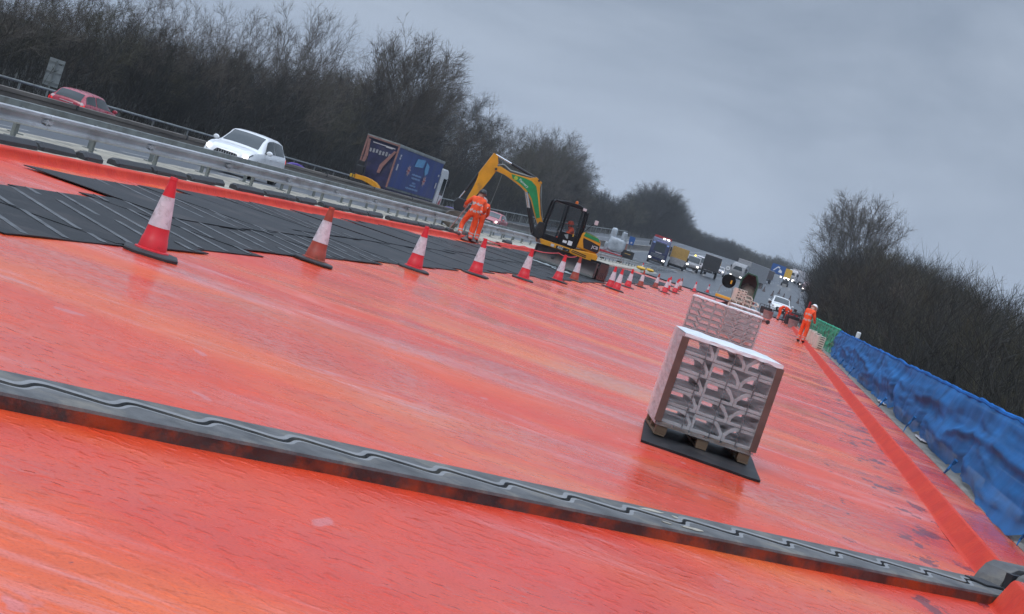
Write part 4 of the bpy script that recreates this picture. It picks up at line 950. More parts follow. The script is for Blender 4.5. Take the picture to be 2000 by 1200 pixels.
# ------------------------------------------------------------------ people
SEG_JOINTS = ['pelvis', 'spine', 'chest', 'neck', 'head', 'crown']
def person(name, label, loc, rz, J, helmet, shades=None):
    """one continuous skinned figure; J overrides joints, local frame faces +Y, height about 1.75 m"""
    P = dict(pelvis=(0, 0, .95), spine=(0, 0, 1.13), chest=(0, .01, 1.33), neck=(0, .02, 1.48), head=(0, .05, 1.58), crown=(0, .05, 1.70),
             shl=(-.19, 0, 1.41), ell=(-.25, .03, 1.13), wrl=(-.25, .15, .90), hal=(-.25, .20, .82),
             shr=(.19, 0, 1.41), elr=(.25, .03, 1.13), wrr=(.25, .15, .90), har=(.25, .20, .82),
             hil=(-.10, 0, .90), knl=(-.12, .03, .50), anl=(-.12, -.02, .09), tol=(-.13, .14, .04),
             hir=(.10, 0, .90), knr=(.12, .03, .50), anr=(.12, -.02, .09), tor=(.13, .14, .04))
    P.update(J)
    rad = dict(pelvis=.155, spine=.155, chest=.165, neck=.068, head=.092, crown=.082, sh=.088, el=.066, wr=.050, ha=.042, hi=.115, kn=.088, an=.078, to=.048)
    names = list(P)
    E_ = [('pelvis', 'spine'), ('spine', 'chest'), ('chest', 'neck'), ('neck', 'head'), ('head', 'crown')]
    for s in 'lr': E_ += [('chest', 'sh'+s), ('sh'+s, 'el'+s), ('el'+s, 'wr'+s), ('wr'+s, 'ha'+s), ('pelvis', 'hi'+s), ('hi'+s, 'kn'+s), ('kn'+s, 'an'+s), ('an'+s, 'to'+s)]
    me = bpy.data.meshes.new(name); me.from_pydata([P[n] for n in names], [(names.index(a), names.index(c)) for a, c in E_], [])
    o = bpy.data.objects.new(name, me); col.objects.link(o)
    sk = o.modifiers.new('skin', 'SKIN'); sk.use_smooth_shade = True
    for i, n in enumerate(names):
        key = n if n in rad else n[:2]; q = rad[key]
        me.skin_vertices[0].data[i].radius = (q, q*(0.78 if n in ('pelvis', 'spine', 'chest') else 1.0))
        me.skin_vertices[0].data[i].use_root = n == 'pelvis'
    o.modifiers.new('sub', 'SUBSURF').levels = 2
    dg = bpy.context.evaluated_depsgraph_get()
    m2 = bpy.data.meshes.new_from_object(o.evaluated_get(dg)); o.modifiers.clear()
    # five fingers and a thumb-side digit on each hand, joined into the same mesh
    bm = bmesh.new(); bm.from_mesh(m2)
    for s in 'lr':
        w, h_ = Vector(P['wr'+s]), Vector(P['ha'+s]); d = (h_-w).normalized(); side = d.cross(Vector((0, 0, 1)))
        side = side.normalized() if side.length > 0.1 else Vector((1, 0, 0)); nrm = side.cross(d)
        for k, ln in enumerate((.05, .075, .085, .078, .06)):
            mb = MB(); off = side*(-.034+.017*k) if k else side*(-.05)-d*.02
            a = h_+off; mid = a+d*ln*.55+nrm*.01+(side*-.015 if k == 0 else Vector()); e = a+d*ln*.8+nrm*.045
            mb.tube([a-d*.02, mid, e], [.011, .0095, .007], 6)
            vs = [bm.verts.new(v) for v in mb.v]
            for f in mb.f:
                try: bm.faces.new([vs[i] for i in f])
                except ValueError: pass
    # nose and folds of cloth
    for v in bm.verts:
        if v.co.z < 9:
            n_ = noise.noise(v.co*11)*0.010 + noise.noise(v.co*24)*0.004; v.co += v.normal*n_
    bm.to_mesh(m2); bm.free()
    mats = [MT['hivis'], MT['reflect'], MT['skin'], MT['boot'], MT['glove']]
    m2.materials.clear()
    for q in mats: m2.materials.append(q)
    segs = [(a, c, Vector(P[a]), Vector(P[c])) for a, c in E_]
    idx = []
    for f in m2.polygons:
        c0 = f.center; best = None
        for a, c, A, B_ in segs:
            ab = B_-A; t = max(0, min(1, (c0-A).dot(ab)/max(ab.length_squared, 1e-9))); dd = (c0-(A+ab*t)).length
            dd /= rad[c if c in rad else c[:2]]
            if best is None or dd < best[0]: best = (dd, a, c, t)
        _, a, c, t = best; mi = 0
        if c in ('head', 'crown'): mi = 2
        elif c[:2] == 'wr' and 0.42 < t < 0.66: mi = 1
        elif c[:2] == 'ha': mi = 4
        elif c[:2] == 'an' and (0.50 < t < 0.62 or 0.74 < t < 0.86): mi = 1
        elif c[:2] == 'to' or (c[:2] == 'an' and t > 0.96): mi = 3
        elif c == 'spine' and 0.15 < t < 0.48: mi = 1
        elif c == 'chest' and 0.30 < t < 0.58: mi = 1
        elif c[:2] == 'sh' and 0.35 < t < 0.6: mi = 1
        idx.append(mi)
    m2.polygons.foreach_set('material_index', idx); m2.polygons.foreach_set('use_smooth', [True]*len(idx))
    o.data = m2; o.location = loc; o.rotation_euler = (0, 0, rz); tag(o, label, 'person')
    H, C = Vector(P['head']), Vector(P['crown']); ax = (C-H).normalized()
    q = Vector((0, 0, 1)).rotation_difference(ax).to_matrix().to_4x4(); q.translation = H+ax*0.045
    b = MB(); b.lathe([(0.150, 0.0), (0.152, 0.012), (0.128, 0.02), (0.124, 0.06), (0.105, 0.11), (0.065, 0.142), (0.0, 0.15)], 20)
    b.box((0, 0.155, 0.004), (0.17, 0.09, 0.012)); b.v = [tuple(q @ Vector(v)) for v in b.v]
    b.build('helmet', helmet, o, smooth=True)
    fw = Vector((0, 1, 0)); fw = (fw-ax*fw.dot(ax)).normalized(); si = fw.cross(ax)
    b = MB()
    b.tube([H+fw*.088+ax*.03, H+fw*.112-ax*.005, H+fw*.09-ax*.018], [.009, .016, .012], 8); b.build('nose', MT['skin'], o, smooth=True)
    for s in (-1, 1):
        b = MB(); b.lathe([(0.0, -0.008), (0.012, -0.004), (0.012, 0.004), (0.0, 0.008)], 8, c=tuple(H+fw*.086+si*s*.034+ax*.028), axis='y'); b.build('eye', MT['black'], o, smooth=True)
        b = MB(); b.lathe([(0.012, -0.010), (0.030, 0.0), (0.02, 0.012)], 10, c=tuple(H+si*s*.095), axis='x'); b.build('ear', MT['skin'], o, smooth=True)
    b = MB(); b.box(tuple(H+fw*.09-ax*.05), (0.05, 0.012, 0.01)); b.build('mouth', MT['pink'], o)
    # collar
    b = MB(); N_ = Vector(P['neck']); b.lathe([(0.105, -0.05), (0.115, 0.0), (0.09, 0.035), (0.07, 0.02)], 16, c=tuple(N_)); b.build('collar', MT['hivis'], o, smooth=True)
    return o
# worker by the bucket, back to the camera, weight on one leg, holding a long tool
wz = 0.02
person('person', 'person in orange with a black helmet, back turned, holding a long tool', (-9.80, 59.6, wz), R(12),
       dict(chest=(.03, .06, 1.31), neck=(.06, .10, 1.47), head=(.07, .14, 1.57), crown=(.08, .16, 1.69), shl=(-.17, .06, 1.40), shr=(.23, .06, 1.38), ell=(-.33, .16, 1.17), wrl=(-.34, .36, 1.05), hal=(-.32, .42, 1.00), elr=(.33, .05, 1.10), wrr=(.28, .24, .98), har=(.22, .32, .95),
            knl=(-.26, .10, .50), anl=(-.24, -.08, .10), tol=(-.27, .08, .04), knr=(.16, .06, .50), anr=(.14, .02, .09), tor=(.17, .17, .04), hil=(-.12, 0, .90), hir=(.10, 0, .90)), MT['hat_b'])
person('person', 'person in orange hi-vis almost hidden behind the one with the long tool', (-9.80, 61.0, 0.02), R(20), dict(spine=(0, .05, 1.10), chest=(.02, .20, 1.24), neck=(.03, .33, 1.33), head=(.03, .43, 1.36), crown=(.03, .53, 1.42), shl=(-.18, .20, 1.28), shr=(.20, .20, 1.28), ell=(-.28, .34, 1.02), wrl=(-.22, .50, .86), hal=(-.20, .56, .80), elr=(.29, .30, 1.0), wrr=(.22, .48, .84), har=(.20, .54, .78)), MT['hat_w'])
t = thing('rake', 'long handled rake leaning from the hands of the black helmeted worker', 'tool', (-10.34, 60.2, 0.1))
b = MB(); b.tube([(0.22, 0.30, 1.25), (-0.12, -0.50, 0.03)], 0.017, 8); b.build('handle', MT['salmon'], t, smooth=True)
b = MB(); b.box((-0.14, -0.52, 0.03), (0.34, 0.05, 0.06), 0.4); b.build('head', MT['dark'], t, bevel=0.005)
# rubble heap by the bucket
for i in range(9):
    rr = random.Random(40+i); b = MB()
    b.lathe([(0.0, 0), (0.11*rr.uniform(.6, 1.2), 0.01), (0.12*rr.uniform(.6, 1.2), 0.09*rr.uniform(.6, 1.3)), (0.05, 0.15*rr.uniform(.6, 1.3)), (0, 0.16*rr.uniform(.7, 1.2))], 7, c=(0, 0, 0))
    b.v = [(p[0]*1.2+0.03*noise.noise(Vector(p)*9), p[1]+0.03*noise.noise(Vector(p)*7), p[2]) for p in b.v]
    o = b.build('rubble_lump', MT['brown'], smooth=True, loc=(-10.3+0.9*rr.random(), 58.5+3*rr.random(), 0.0)); 
    if o.location.x < -9.85: o.location.z = 0.12
    tag(o, 'broken dark rubble lump on the orange deck below the bucket', 'rubble', 'rubble below the bucket')
person('person', 'person in orange hi-vis and white helmet standing by the green net with head bowed', (2.02, 79.2, 0.0), R(-30),
       dict(chest=(0, .06, 1.32), neck=(.0, .12, 1.47), head=(.0, .20, 1.555), crown=(.0, .27, 1.655), shl=(-.19, .05, 1.41), shr=(.19, .05, 1.41), ell=(-.24, .12, 1.13), wrl=(-.14, .34, 1.0), hal=(-.10, .40, .96), elr=(.25, .10, 1.14), wrr=(.20, .33, 1.0), har=(.16, .40, .96)), MT['hat_w'])
person('person', 'person in orange hi-vis bent double over kerb units at the far end of the deck', (1.50, 131.0, 0.0), R(-80),
       dict(pelvis=(0, -.22, .93), spine=(0, -.02, 1.05), chest=(0, .20, 1.06), neck=(0, .37, 1.0), head=(0, .47, .95), crown=(0, .57, .90), shl=(-.19, .22, 1.04), shr=(.19, .22, 1.04), ell=(-.22, .30, .76), wrl=(-.18, .34, .52), hal=(-.16, .36, .44), elr=(.22, .30, .76), wrr=(.18, .34, .52), har=(.16, .36, .44),
            hil=(-.11, -.20, .88), hir=(.11, -.20, .88), knl=(-.14, -.10, .48), knr=(.16, -.12, .48), anl=(-.14, -.18, .09), anr=(.18, -.2, .09), tol=(-.15, -.02, .04), tor=(.19, -.04, .04)), MT['hivis'])

# ------------------------------------------------------------------ excavator
EA = R(193); EX = Vector((-6.98, 66.9, 0))
hd = Vector((math.cos(EA), math.sin(EA), 0)); lf = Vector((-math.sin(EA), math.cos(EA), 0))   # heading, machine's left (towards the camera)
ex = thing('excavator', 'yellow and green midi excavator with a black cab working from the dark boards', 'excavator', EX)
def el(s, z, t): q = hd*s + lf*t; return (q.x, q.y, z)      # s forward, t to the left side
fE = lambda p, q, t: el(p, q, t)
# undercarriage across the boards, blade facing the camera
ua = R(-4); ud = Vector((math.sin(ua), -math.cos(ua), 0)); us_ = Vector((math.cos(ua), math.sin(ua), 0))
def ul(f, s, z): q = ud*f + us_*s + Vector((0.05, 0, 0)); return (q.x, q.y, z)
for sx, tr_off in ((-1, 0), (1, 0)):
    b = MB(); out_ = []
    for a in np.linspace(0, 2*math.pi, 29)[:-1]:
        f_ = 0.85*(1 if math.cos(a) > 0 else -1) if abs(math.cos(a)) > 1e-6 else 0
        out_.append((f_+0.30*math.cos(a), 0.32+0.30*math.sin(a)))
    b.prism(out_, -0.2, 0.2, f=lambda p, q, t, sx=sx: ul(p, sx*0.93+t, q+0.02))
    tr = b.build('track', MT['cab_black'], ex, bevel=0.01)
    c = MB()
    for k in range(-6, 7):
        for zz in (0.03, 0.655): c.box(ul(k*0.15, sx*0.93, zz), (0.40, 0.05, 0.035), ua)
    for a in np.linspace(-1.2, 1.2, 6):
        for sg in (-1, 1): c.box(ul(sg*(0.85+0.315*math.cos(a)), sx*0.93, 0.34+0.315*math.sin(a)), (0.40, 0.05, 0.05), ua)
    c.build('track_pad', MT['cab_black'], tr)
    for k in (-0.85, -0.4, 0, 0.4, 0.85):
        c = MB(); c.lathe([(0.05, -0.215), (0.20 if abs(k) == 0.85 else 0.12, -0.212), (0.20 if abs(k) == 0.85 else 0.12, 0.212), (0.05, 0.215)], 14, axis='x')
        q = Matrix.Rotation(ua, 4, 'Z'); p0 = Vector(ul(k, sx*0.93, 0.34 if abs(k) == 0.85 else 0.2)); c.v = [tuple(q @ Vector(v)+p0) for v in c.v]
        c.build('wheel', MT['dark'], tr, smooth=True)
b = MB(); b.box(ul(0, 0, 0.42), (1.5, 1.5, 0.34), ua); b.build('undercarriage_frame', MT['dark'], ex, bevel=0.03)
b = MB(); b.lathe([(0.50, 0.58), (0.50, 0.74), (0.42, 0.76)], 28, c=(0, 0, 0)); b.build('slew_ring', MT['dark'], ex, smooth=True)
b = MB(); prof = []
for k in range(9):
    z = 0.09+0.53*k/8; prof.append((1.92-0.10*math.sin(math.pi*k/8), z))
b.strip(prof, [(p-0.035, q) for p, q in prof], -1.13, 1.13, f=lambda p, q, t: ul(p, t, q))
bl = b.build('dozer_blade', MT['bladem'], ex, smooth=True)
for sx in (-1.145, 1.145):
    c = MB(); c.box(ul(1.80, sx, 0.34), (0.025, 0.26, 0.54), ua); c.build('end_plate', MT['bladem'], bl)
c = MB(); c.strip([(1.925, 0.06), (1.93, 0.13)], [(1.885, 0.06), (1.885, 0.13)], -1.14, 1.14, f=lambda p, q, t: ul(p, t, q)); c.build('cutting_edge', MT['steel2'], bl)
for sx in (-0.45, 0.45):
    c = MB(); c.box(ul(1.3, sx, 0.30), (0.12, 1.1, 0.12), ua); c.build('blade_arm', MT['dark'], ex, bevel=0.015)
c = MB(); c.tube([ul(0.8, 0, 0.5), ul(1.78, 0, 0.34)], 0.045, 10); c.build('blade_ram', MT['rod'], ex, smooth=True)
# upper structure, outlines in (forward, up); width runs across
b = MB(); b.prism([(1.46, 0.80), (1.40, 0.63), (0.30, 0.62), (-0.45, 0.54), (-0.66, 0.60), (-0.62, 0.80), (0.15, 0.80)], -0.92, 0.92, f=fE); b.build('turntable', MT['cab_black'], ex, bevel=0.02)
def side_panel(t0, t1):
    b = MB(); b.prism([(1.50, 0.80), (1.42, 0.62), (0.34, 0.63), (0.34, 0.795)], t0, t1, f=fE); return b.build('skirt', MT['yellow'], ex, bevel=0.02)
side_panel(0.90, 0.97); side_panel(-0.97, -0.90)
b = MB(); b.prism([(0.33, 0.795), (0.33, 0.63), (-0.48, 0.53), (-0.68, 0.58), (-0.70, 0.80), (-0.62, 0.90), (-0.30, 0.88)], -0.97, 0.975, f=fE); b.build('counterweight', MT['yellow'], ex, bevel=0.04)
b = MB(); b.prism([(0.16, 0.895), (-0.30, 0.885), (-0.61, 0.905), (-0.68, 1.0), (-0.64, 1.34), (-0.48, 1.46), (0.02, 1.52), (0.12, 1.45)], -0.93, 0.955, f=fE); b.build('engine_cover', MT['yellow'], ex, bevel=0.05)
b = MB(); b.prism([(-0.10, 0.96), (-0.60, 0.93), (-0.655, 1.0), (-0.63, 1.21), (-0.30, 1.27), (0.02, 1.31), (-0.0, 1.2)], 0.945, 0.968, f=fE); b.build('side_grille', MT['grille'], ex, bevel=0.008)
b = MB(); b.prism([(0.03, 1.375), (-0.63, 1.31), (-0.50, 1.45), (0.0, 1.51)], 0.945, 0.966, f=fE); b.prism([(-0.02, 1.53), (-0.46, 1.475), (-0.46, 1.485), (-0.02, 1.54)], -0.6, 0.9, f=fE); b.build('green_decal', MT['green'], ex)
b = MB()
for z0 in (0.70, 0.76):
    b.prism([(0.28, z0+0.02), (0.28, z0-0.008), (-0.28, z0-0.06), (-0.28, z0-0.025)], 0.97, 0.981, f=fE)
b.build('side_vent', MT['black'], ex)
def emat(s, z, t, size=1):     # text frame: reads from the left side, runs rearwards (towards +x)
    m_ = Matrix((-hd, Vector((0, 0, 1)), lf)).transposed().to_4x4(); m_.translation = Vector(el(s, z, t)); return m_
b = MB(); b.prism([(0.86, 0.755), (0.86, 0.645), (0.36, 0.645), (0.36, 0.755)], 0.968, 0.974, f=fE); b.build('number_panel', MT['black'], ex)
text_part('85Z', 0.125, MT['white'], ex, emat(0.70, 0.70, 0.976)); text_part('-1', 0.08, MT['white'], ex, emat(0.45, 0.69, 0.976))
text_part('JCB', 0.15, MT['white'], ex, emat(-0.48, 1.10, 0.971))
b = MB(); b.box(el(1.0, 0.70, 0.972), (0.12, 0.012, 0.10), EA+math.pi); b.build('label_plate', MT['pale'], ex)
# cab frame
CT = [(1.40, 0.84), (1.47, 1.40), (1.42, 2.20), (1.36, 2.28), (0.92, 2.355), (0.50, 2.365), (0.30, 2.29), (0.20, 2.17), (0.19, 1.42), (0.20, 0.86)]
t_in, t_out = -0.02, 0.93
cabo = thing('cab', None, None, (0, 0, 0)); cabo.parent = ex; 
def post(pts, r, name='cab_post'): 
    b = MB(); b.tube(pts, r, 6); return b.build(name, MT['cab_black'], cabo, smooth=False)
for tt in (t_in, t_out):
    post([el(1.40, 0.84, tt), el(1.46, 1.40, tt), el(1.41, 2.21, tt), el(1.34, 2.29, tt)], 0.042)
    post([el(0.20, 0.86, tt), el(0.19, 1.42, tt), el(0.21, 2.17, tt), el(0.31, 2.29, tt)], 0.055)
    post([el(0.88, 0.84, tt), el(0.86, 1.45, tt), el(0.88, 2.30, tt)], 0.036)
b = MB(); b.prism([(1.38, 2.24), (1.36, 2.30), (0.92, 2.375), (0.50, 2.385), (0.26, 2.30), (0.24, 2.24)], t_in-0.03, t_out+0.03, f=fE); b.build('roof', MT['cab_black'], cabo, bevel=0.03)
b = MB(); b.prism([(1.42, 0.82), (1.45, 1.02), (0.92, 1.02), (0.88, 1.28), (0.20, 1.30), (0.19, 0.84)], t_out-0.03, t_out+0.012, f=fE); b.build('door', MT['cab_black'], cabo, bevel=0.01)
b = MB(); b.prism([(1.42, 0.82), (1.45, 1.0), (0.2, 1.0), (0.19, 0.84)], t_in-0.012, t_in+0.03, f=fE); b.build('side_panel', MT['cab_black'], cabo)
b = MB(); b.box(el(0.80, 0.83, 0.45), (1.2, 0.92, 0.04), EA); b.build('floor', MT['cab_black'], cabo)
b = MB(); b.box(el(0.22, 1.08, 0.45), (0.06, 0.90, 0.42), EA); b.build('rear_panel', MT['cab_black'], cabo, bevel=0.01)
for a_, c_ in ((1.41, 0.92), (0.83, 0.24)):
    b = MB(); b.prism([(a_+0.0, 2.22), (a_+0.03, 1.04 if a_ > 1 else 1.32), (c_, 1.04 if a_ > 1 else 1.32), (c_+0.02, 2.24)], t_out-0.006, t_out-0.002, f=fE); b.build('window', MT['clear'], cabo)
b = MB(); b.prism([(1.40, 2.2), (1.45, 1.0), (0.25, 1.0), (0.25, 2.22)], t_in+0.002, t_in+0.006, f=fE); b.build('window', MT['clear'], cabo)
b = MB(); b.prism([(0.205, 1.32), (0.215, 1.32), (0.235, 2.2), (0.225, 2.2)], t_in+0.05, t_out-0.05, f=fE); b.build('window', MT['clear'], cabo)
for s_, z_, w_, h_ in ((0.42, 0.97, 0.16, 0.16), (0.62, 0.965, 0.15, 0.09)):
    b = MB(); b.box(el(s_, z_, t_out+0.016), (w_, 0.006, h_), EA); b.build('notice', MT['white'], cabo)
b = MB(); b.prism([(0.72, 1.20), (0.58, 1.26), (0.54, 1.10), (0.60, 1.09)], t_out+0.012, t_out+0.017, f=fE); b.build('pale_decal', MT['signback'], cabo)
b = MB(); b.box(el(0.40, 1.27, t_out+0.02), (0.04, 0.02, 0.09), EA); b.build('door_handle', MT['signyel'], cabo)
b = MB(); b.prism([(0.62, 0.98), (0.30, 0.98), (0.26, 1.06), (0.30, 1.60), (0.22, 1.62), (0.20, 1.0), (0.22, 0.86), (0.62, 0.86)], 0.2, 0.7, f=fE); b.build('seat', MT['block'], cabo, bevel=0.03)
b = MB(); b.lathe([(0.055, 2.38), (0.055, 2.42), (0.05, 2.47), (0.02, 2.485)], 14, c=(el(0.62, 0, 0.75)[0], el(0.62, 0, 0.75)[1], 0)); b.build('beacon', MT['beacon'], cabo, smooth=True)
b = MB(); b.box(el(0.30, 2.27, 0.99), (0.13, 0.08, 0.09), EA); b.build('work_lamp', MT['lens'], cabo, bevel=0.01)
b = MB(); b.tube([el(0.12, 1.25, 0.9), el(0.10, 1.75, 0.93), el(0.14, 2.2, 0.95)], 0.03, 8); b.build('mirror_bar', MT['cab_black'], cabo, smooth=True)
b = MB(); b.tube([el(0.08, 1.5, 0.92), el(-0.22, 1.95, 0.97)], 0.012, 6); b.build('mirror_arm', MT['cab_black'], cabo)
b = MB(); b.box(el(-0.25, 1.96, 0.97), (0.14, 0.05, 0.16), EA+0.5); b.build('mirror', MT['lens'], cabo, bevel=0.015)
b = MB(); b.tube([el(0.06, 1.38, 0.7), el(0.08, 1.85, 0.7)], 0.045, 12); b.build('exhaust', MT['rod'], cabo, smooth=True)
# boom, arm and rams: outlines as polylines in the boom plane
BT0, BT1 = -0.30, -0.06
def plate(name, top, bot, t0, t1, mt, par=ex, bev=0.012):
    b = MB(); b.strip(top, bot, t0, t1, f=fE); return b.build(name, mt, par, bevel=bev)
boom = plate('boom', [(3.82, 2.72), (3.58, 2.80), (3.17, 2.70), (2.69, 2.72), (2.42, 2.75), (2.22, 2.84), (1.97, 2.73), (1.99, 2.56), (1.92, 2.28), (1.64, 1.60), (1.46, 1.34)],
             [(3.76, 2.60), (3.34, 2.56), (3.08, 2.48), (2.83, 2.40), (2.62, 2.32), (2.45, 2.23), (2.38, 2.19), (2.28, 2.12), (2.14, 1.98), (1.84, 1.50), (1.60, 1.20)], BT0, BT1, MT['yellow'])
plate('green_decal', [(3.13, 2.665), (2.69, 2.68), (2.36, 2.66), (2.13, 2.53), (2.00, 2.28), (1.70, 1.62), (1.64, 1.50)], [(3.05, 2.53), (2.72, 2.43), (2.46, 2.31), (2.30, 2.20), (2.14, 2.04), (1.84, 1.56), (1.76, 1.43)], BT1+0.001, BT1+0.006, MT['green'], boom, 0)
b = MB()
for k in range(6):
    a = k*math.pi/3; b.lathe([(0.0, 0), (0.030, 0), (0.030, 0.004), (0.0, 0.004)], 10, c=(0.045*math.cos(a), 0.045*math.sin(a), 0))
b.lathe([(0.0, 0), (0.032, 0), (0.032, 0.004), (0.0, 0.004)], 12)
m_ = emat(2.93, 2.575, BT1+0.007); b.v = [tuple(m_ @ Vector(v)) for v in b.v]; b.build('flower_badge', MT['lime'], boom)
ang = Matrix.Rotation(-math.atan2(0.155, 0.34), 4, 'Z')
text_part('Flannery', 0.125, MT['white'], boom, emat(2.60, 2.49, BT1+0.008) @ ang)
for s_, z_ in ((3.72, 2.66), (2.36, 2.20), (2.10, 2.76), (1.55, 1.30)):
    b = MB(); b.lathe([(0.0, -0.012), (0.045, -0.012), (0.045, 0.012), (0.0, 0.012)], 14); m_ = emat(s_, z_, BT1+0.008); b.v = [tuple(m_ @ Vector(v)) for v in b.v]; b.build('pivot_pin', MT['dark'], boom)
arm = plate('arm', [(3.97, 3.19), (4.17, 2.62), (4.27, 2.34), (4.26, 2.20), (4.26, 2.0), (4.30, 1.72), (4.40, 1.22)], [(3.80, 3.14), (3.70, 2.86), (3.69, 2.60), (3.74, 2.42), (3.82, 2.18), (3.93, 1.90), (4.27, 1.13)], BT0+0.035, BT1-0.035, MT['yellow'])
def ram(name, p, q, f0, r1, r2, t=-0.18):
    b = MB(); P_, Q_ = Vector(el(*p, t)), Vector(el(*q, t)); mid = P_.lerp(Q_, f0)
    b.tube([P_, mid], r1, 12); o = b.build(name, MT['black'], ex, smooth=True)
    c = MB(); c.tube([mid, Q_], r2, 10); c.build('rod', MT['rod'], o, smooth=True)
ram('arm_ram', (2.20, 2.80), (3.88, 3.155), 0.62, 0.055, 0.032)
ram('bucket_ram', (4.25, 2.30), (4.66, 1.20), 0.68, 0.05, 0.03)
ram('boom_ram', (1.70, 0.88), (2.42, 2.22), 0.62, 0.055, 0.034, -0.40)
ram('boom_ram', (1.66, 0.88), (2.40, 2.22), 0.62, 0.055, 0.034, 0.02)
for k in range(3):
    b = MB(); off = 0.012*k; b.tube([el(1.52-off, 1.42, BT1-0.04*k), el(1.66-off, 1.75, BT1-0.04*k), el(1.88-off, 2.28+off, BT1-0.04*k), el(1.96-off, 2.62, BT1-0.04*k), el(2.3, 2.80+off, -0.1-0.04*k), el(2.8, 2.78+off, -0.1-0.04*k), el(3.2, 2.77+off, -0.1-0.04*k), el(3.5, 2.90+off, -0.1-0.04*k), el(3.72, 2.80, -0.1-0.04*k)], 0.014, 6)
    b.build('hydraulic_hose', MT['steel2'], ex, smooth=True)
b = MB(); b.prism([(1.62, 1.36), (1.75, 0.80), (1.35, 0.72), (1.30, 1.20), (1.45, 1.38)], -0.42, 0.04, f=fE); b.build('boom_foot', MT['dark'], ex, bevel=0.03)
link = MB(); link.prism([(4.36, 1.26), (4.70, 1.24), (4.80, 1.05), (4.70, 0.78), (4.40, 0.80), (4.30, 1.0)], -0.34, -0.02, f=fE); link.build('quick_hitch', MT['black'], ex, bevel=0.03)
b = MB(); arc = [(4.42, 0.76), (4.62, 0.78), (4.84, 0.70), (4.99, 0.52), (5.0, 0.34), (4.90, 0.20), (4.72, 0.12), (4.48, 0.10)]
arc_in = [(4.43, 0.735), (4.62, 0.75), (4.82, 0.67), (4.96, 0.51), (4.97, 0.35), (4.88, 0.225), (4.71, 0.15), (4.50, 0.125)]
b.strip(arc, arc_in, -0.62, 0.26, f=fE); bk = b.build('bucket', MT['bucketm'], ex, smooth=True)
for t_ in (-0.625, 0.25):
    c = MB(); c.prism(arc_in+[(4.40, 0.35)], t_, t_+0.016, f=fE); c.build('bucket_cheek', MT['bucketm'], bk)
b = MB(); b.tube([el(3.44, 2.54, -0.18), el(3.46, 1.98, -0.18), el(3.50, 1.36, -0.18)], 0.012, 6); b.build('lifting_chain', MT['steel2'], ex)
# the driver sits in the cab
drv = person('person', 'person in orange hi-vis sitting at the controls inside the excavator cab', (EX.x+el(0.5, 0, 0.45)[0], EX.y+el(0.5, 0, 0.45)[1], 0.50), EA-math.pi/2,
       dict(pelvis=(0, -.10, .57), spine=(0, -.11, .75), chest=(0, -.06, .96), neck=(0, 0, 1.11), head=(0, .05, 1.20), crown=(0, .07, 1.31), shl=(-.19, -.05, 1.04), shr=(.19, -.05, 1.04),
            ell=(-.29, .12, .80), wrl=(-.25, .36, .78), hal=(-.22, .42, .80), elr=(.28, .10, .78), wrr=(.25, .34, .76), har=(.22, .40, .78),
            hil=(-.10, -.06, .55), hir=(.10, -.06, .55), knl=(-.13, .36, .58), knr=(.13, .36, .58), anl=(-.13, .44, .42), anr=(.13, .44, .42), tol=(-.13, .56, .38), tor=(.13, .56, .38)), MT['hivis'])
drv.scale = (0.9,)*3
for i, (x, y, a) in enumerate(((-6.5, 60.5, .3), (-7.4, 62.0, -.4))):
    b = MB(); b.grid(lambda u, v: (0.5*(u-.5)*1.5, 0.7*(v-.5), 0.03+0.05*abs(noise.noise(Vector((u*4+i, v*5, i))))), 10, 10); o = b.build('plastic_sheet', MT['signback'], smooth='all', fix=False, loc=(x, y, 0.03)); o.rotation_euler = (0, 0, a)
    o.modifiers.new('s', 'SOLIDIFY').thickness = 0.004
    tag(o, ['pale crumpled plastic sheet lying below the dozer blade', 'grey crumpled plastic sheet lying behind the red and white tape'][i], 'sheet')

# ------------------------------------------------------------------ cars
SUV = [(-2.20, .42, .74, .80, .80, .80, .60), (-2.12, .34, 1.00, 1.10, .87, .85, .66), (-1.98, .30, 1.05, 1.40, .90, .88, .64), (-1.72, .28, 1.05, 1.55, .92, .90, .64), (-1.2, .28, 1.04, 1.61, .92, .91, .65), (-.4, .28, 1.02, 1.63, .92, .91, .66), (.12, .28, 1.01, 1.59, .92, .91, .66),
       (.45, .28, 1.01, 1.42, .92, .905, .66), (.98, .28, 1.01, 1.10, .92, .90, .74), (1.12, .28, .99, 1.05, .92, .89, .74), (1.55, .28, .95, 1.01, .91, .87, .70), (1.95, .30, .86, .93, .89, .83, .64), (2.12, .33, .74, .82, .84, .76, .56), (2.20, .38, .60, .66, .76, .70, .48)]
HATCH = [(-1.98, .40, .70, .74, .76, .76, .58), (-1.93, .32, .92, .98, .82, .80, .64), (-1.80, .28, .98, 1.16, .84, .82, .61), (-1.52, .26, .99, 1.40, .86, .84, .58), (-1.1, .26, .98, 1.46, .87, .85, .58), (-.3, .26, .96, 1.49, .87, .86, .59), (.25, .26, .95, 1.45, .87, .86, .58),
         (.62, .26, .95, 1.24, .87, .85, .63), (1.05, .26, .95, 1.02, .87, .84, .70), (1.2, .26, .93, .97, .86, .83, .70), (1.6, .28, .84, .89, .84, .79, .62), (1.85, .32, .72, .77, .79, .72, .52), (1.96, .38, .58, .63, .70, .64, .45)]
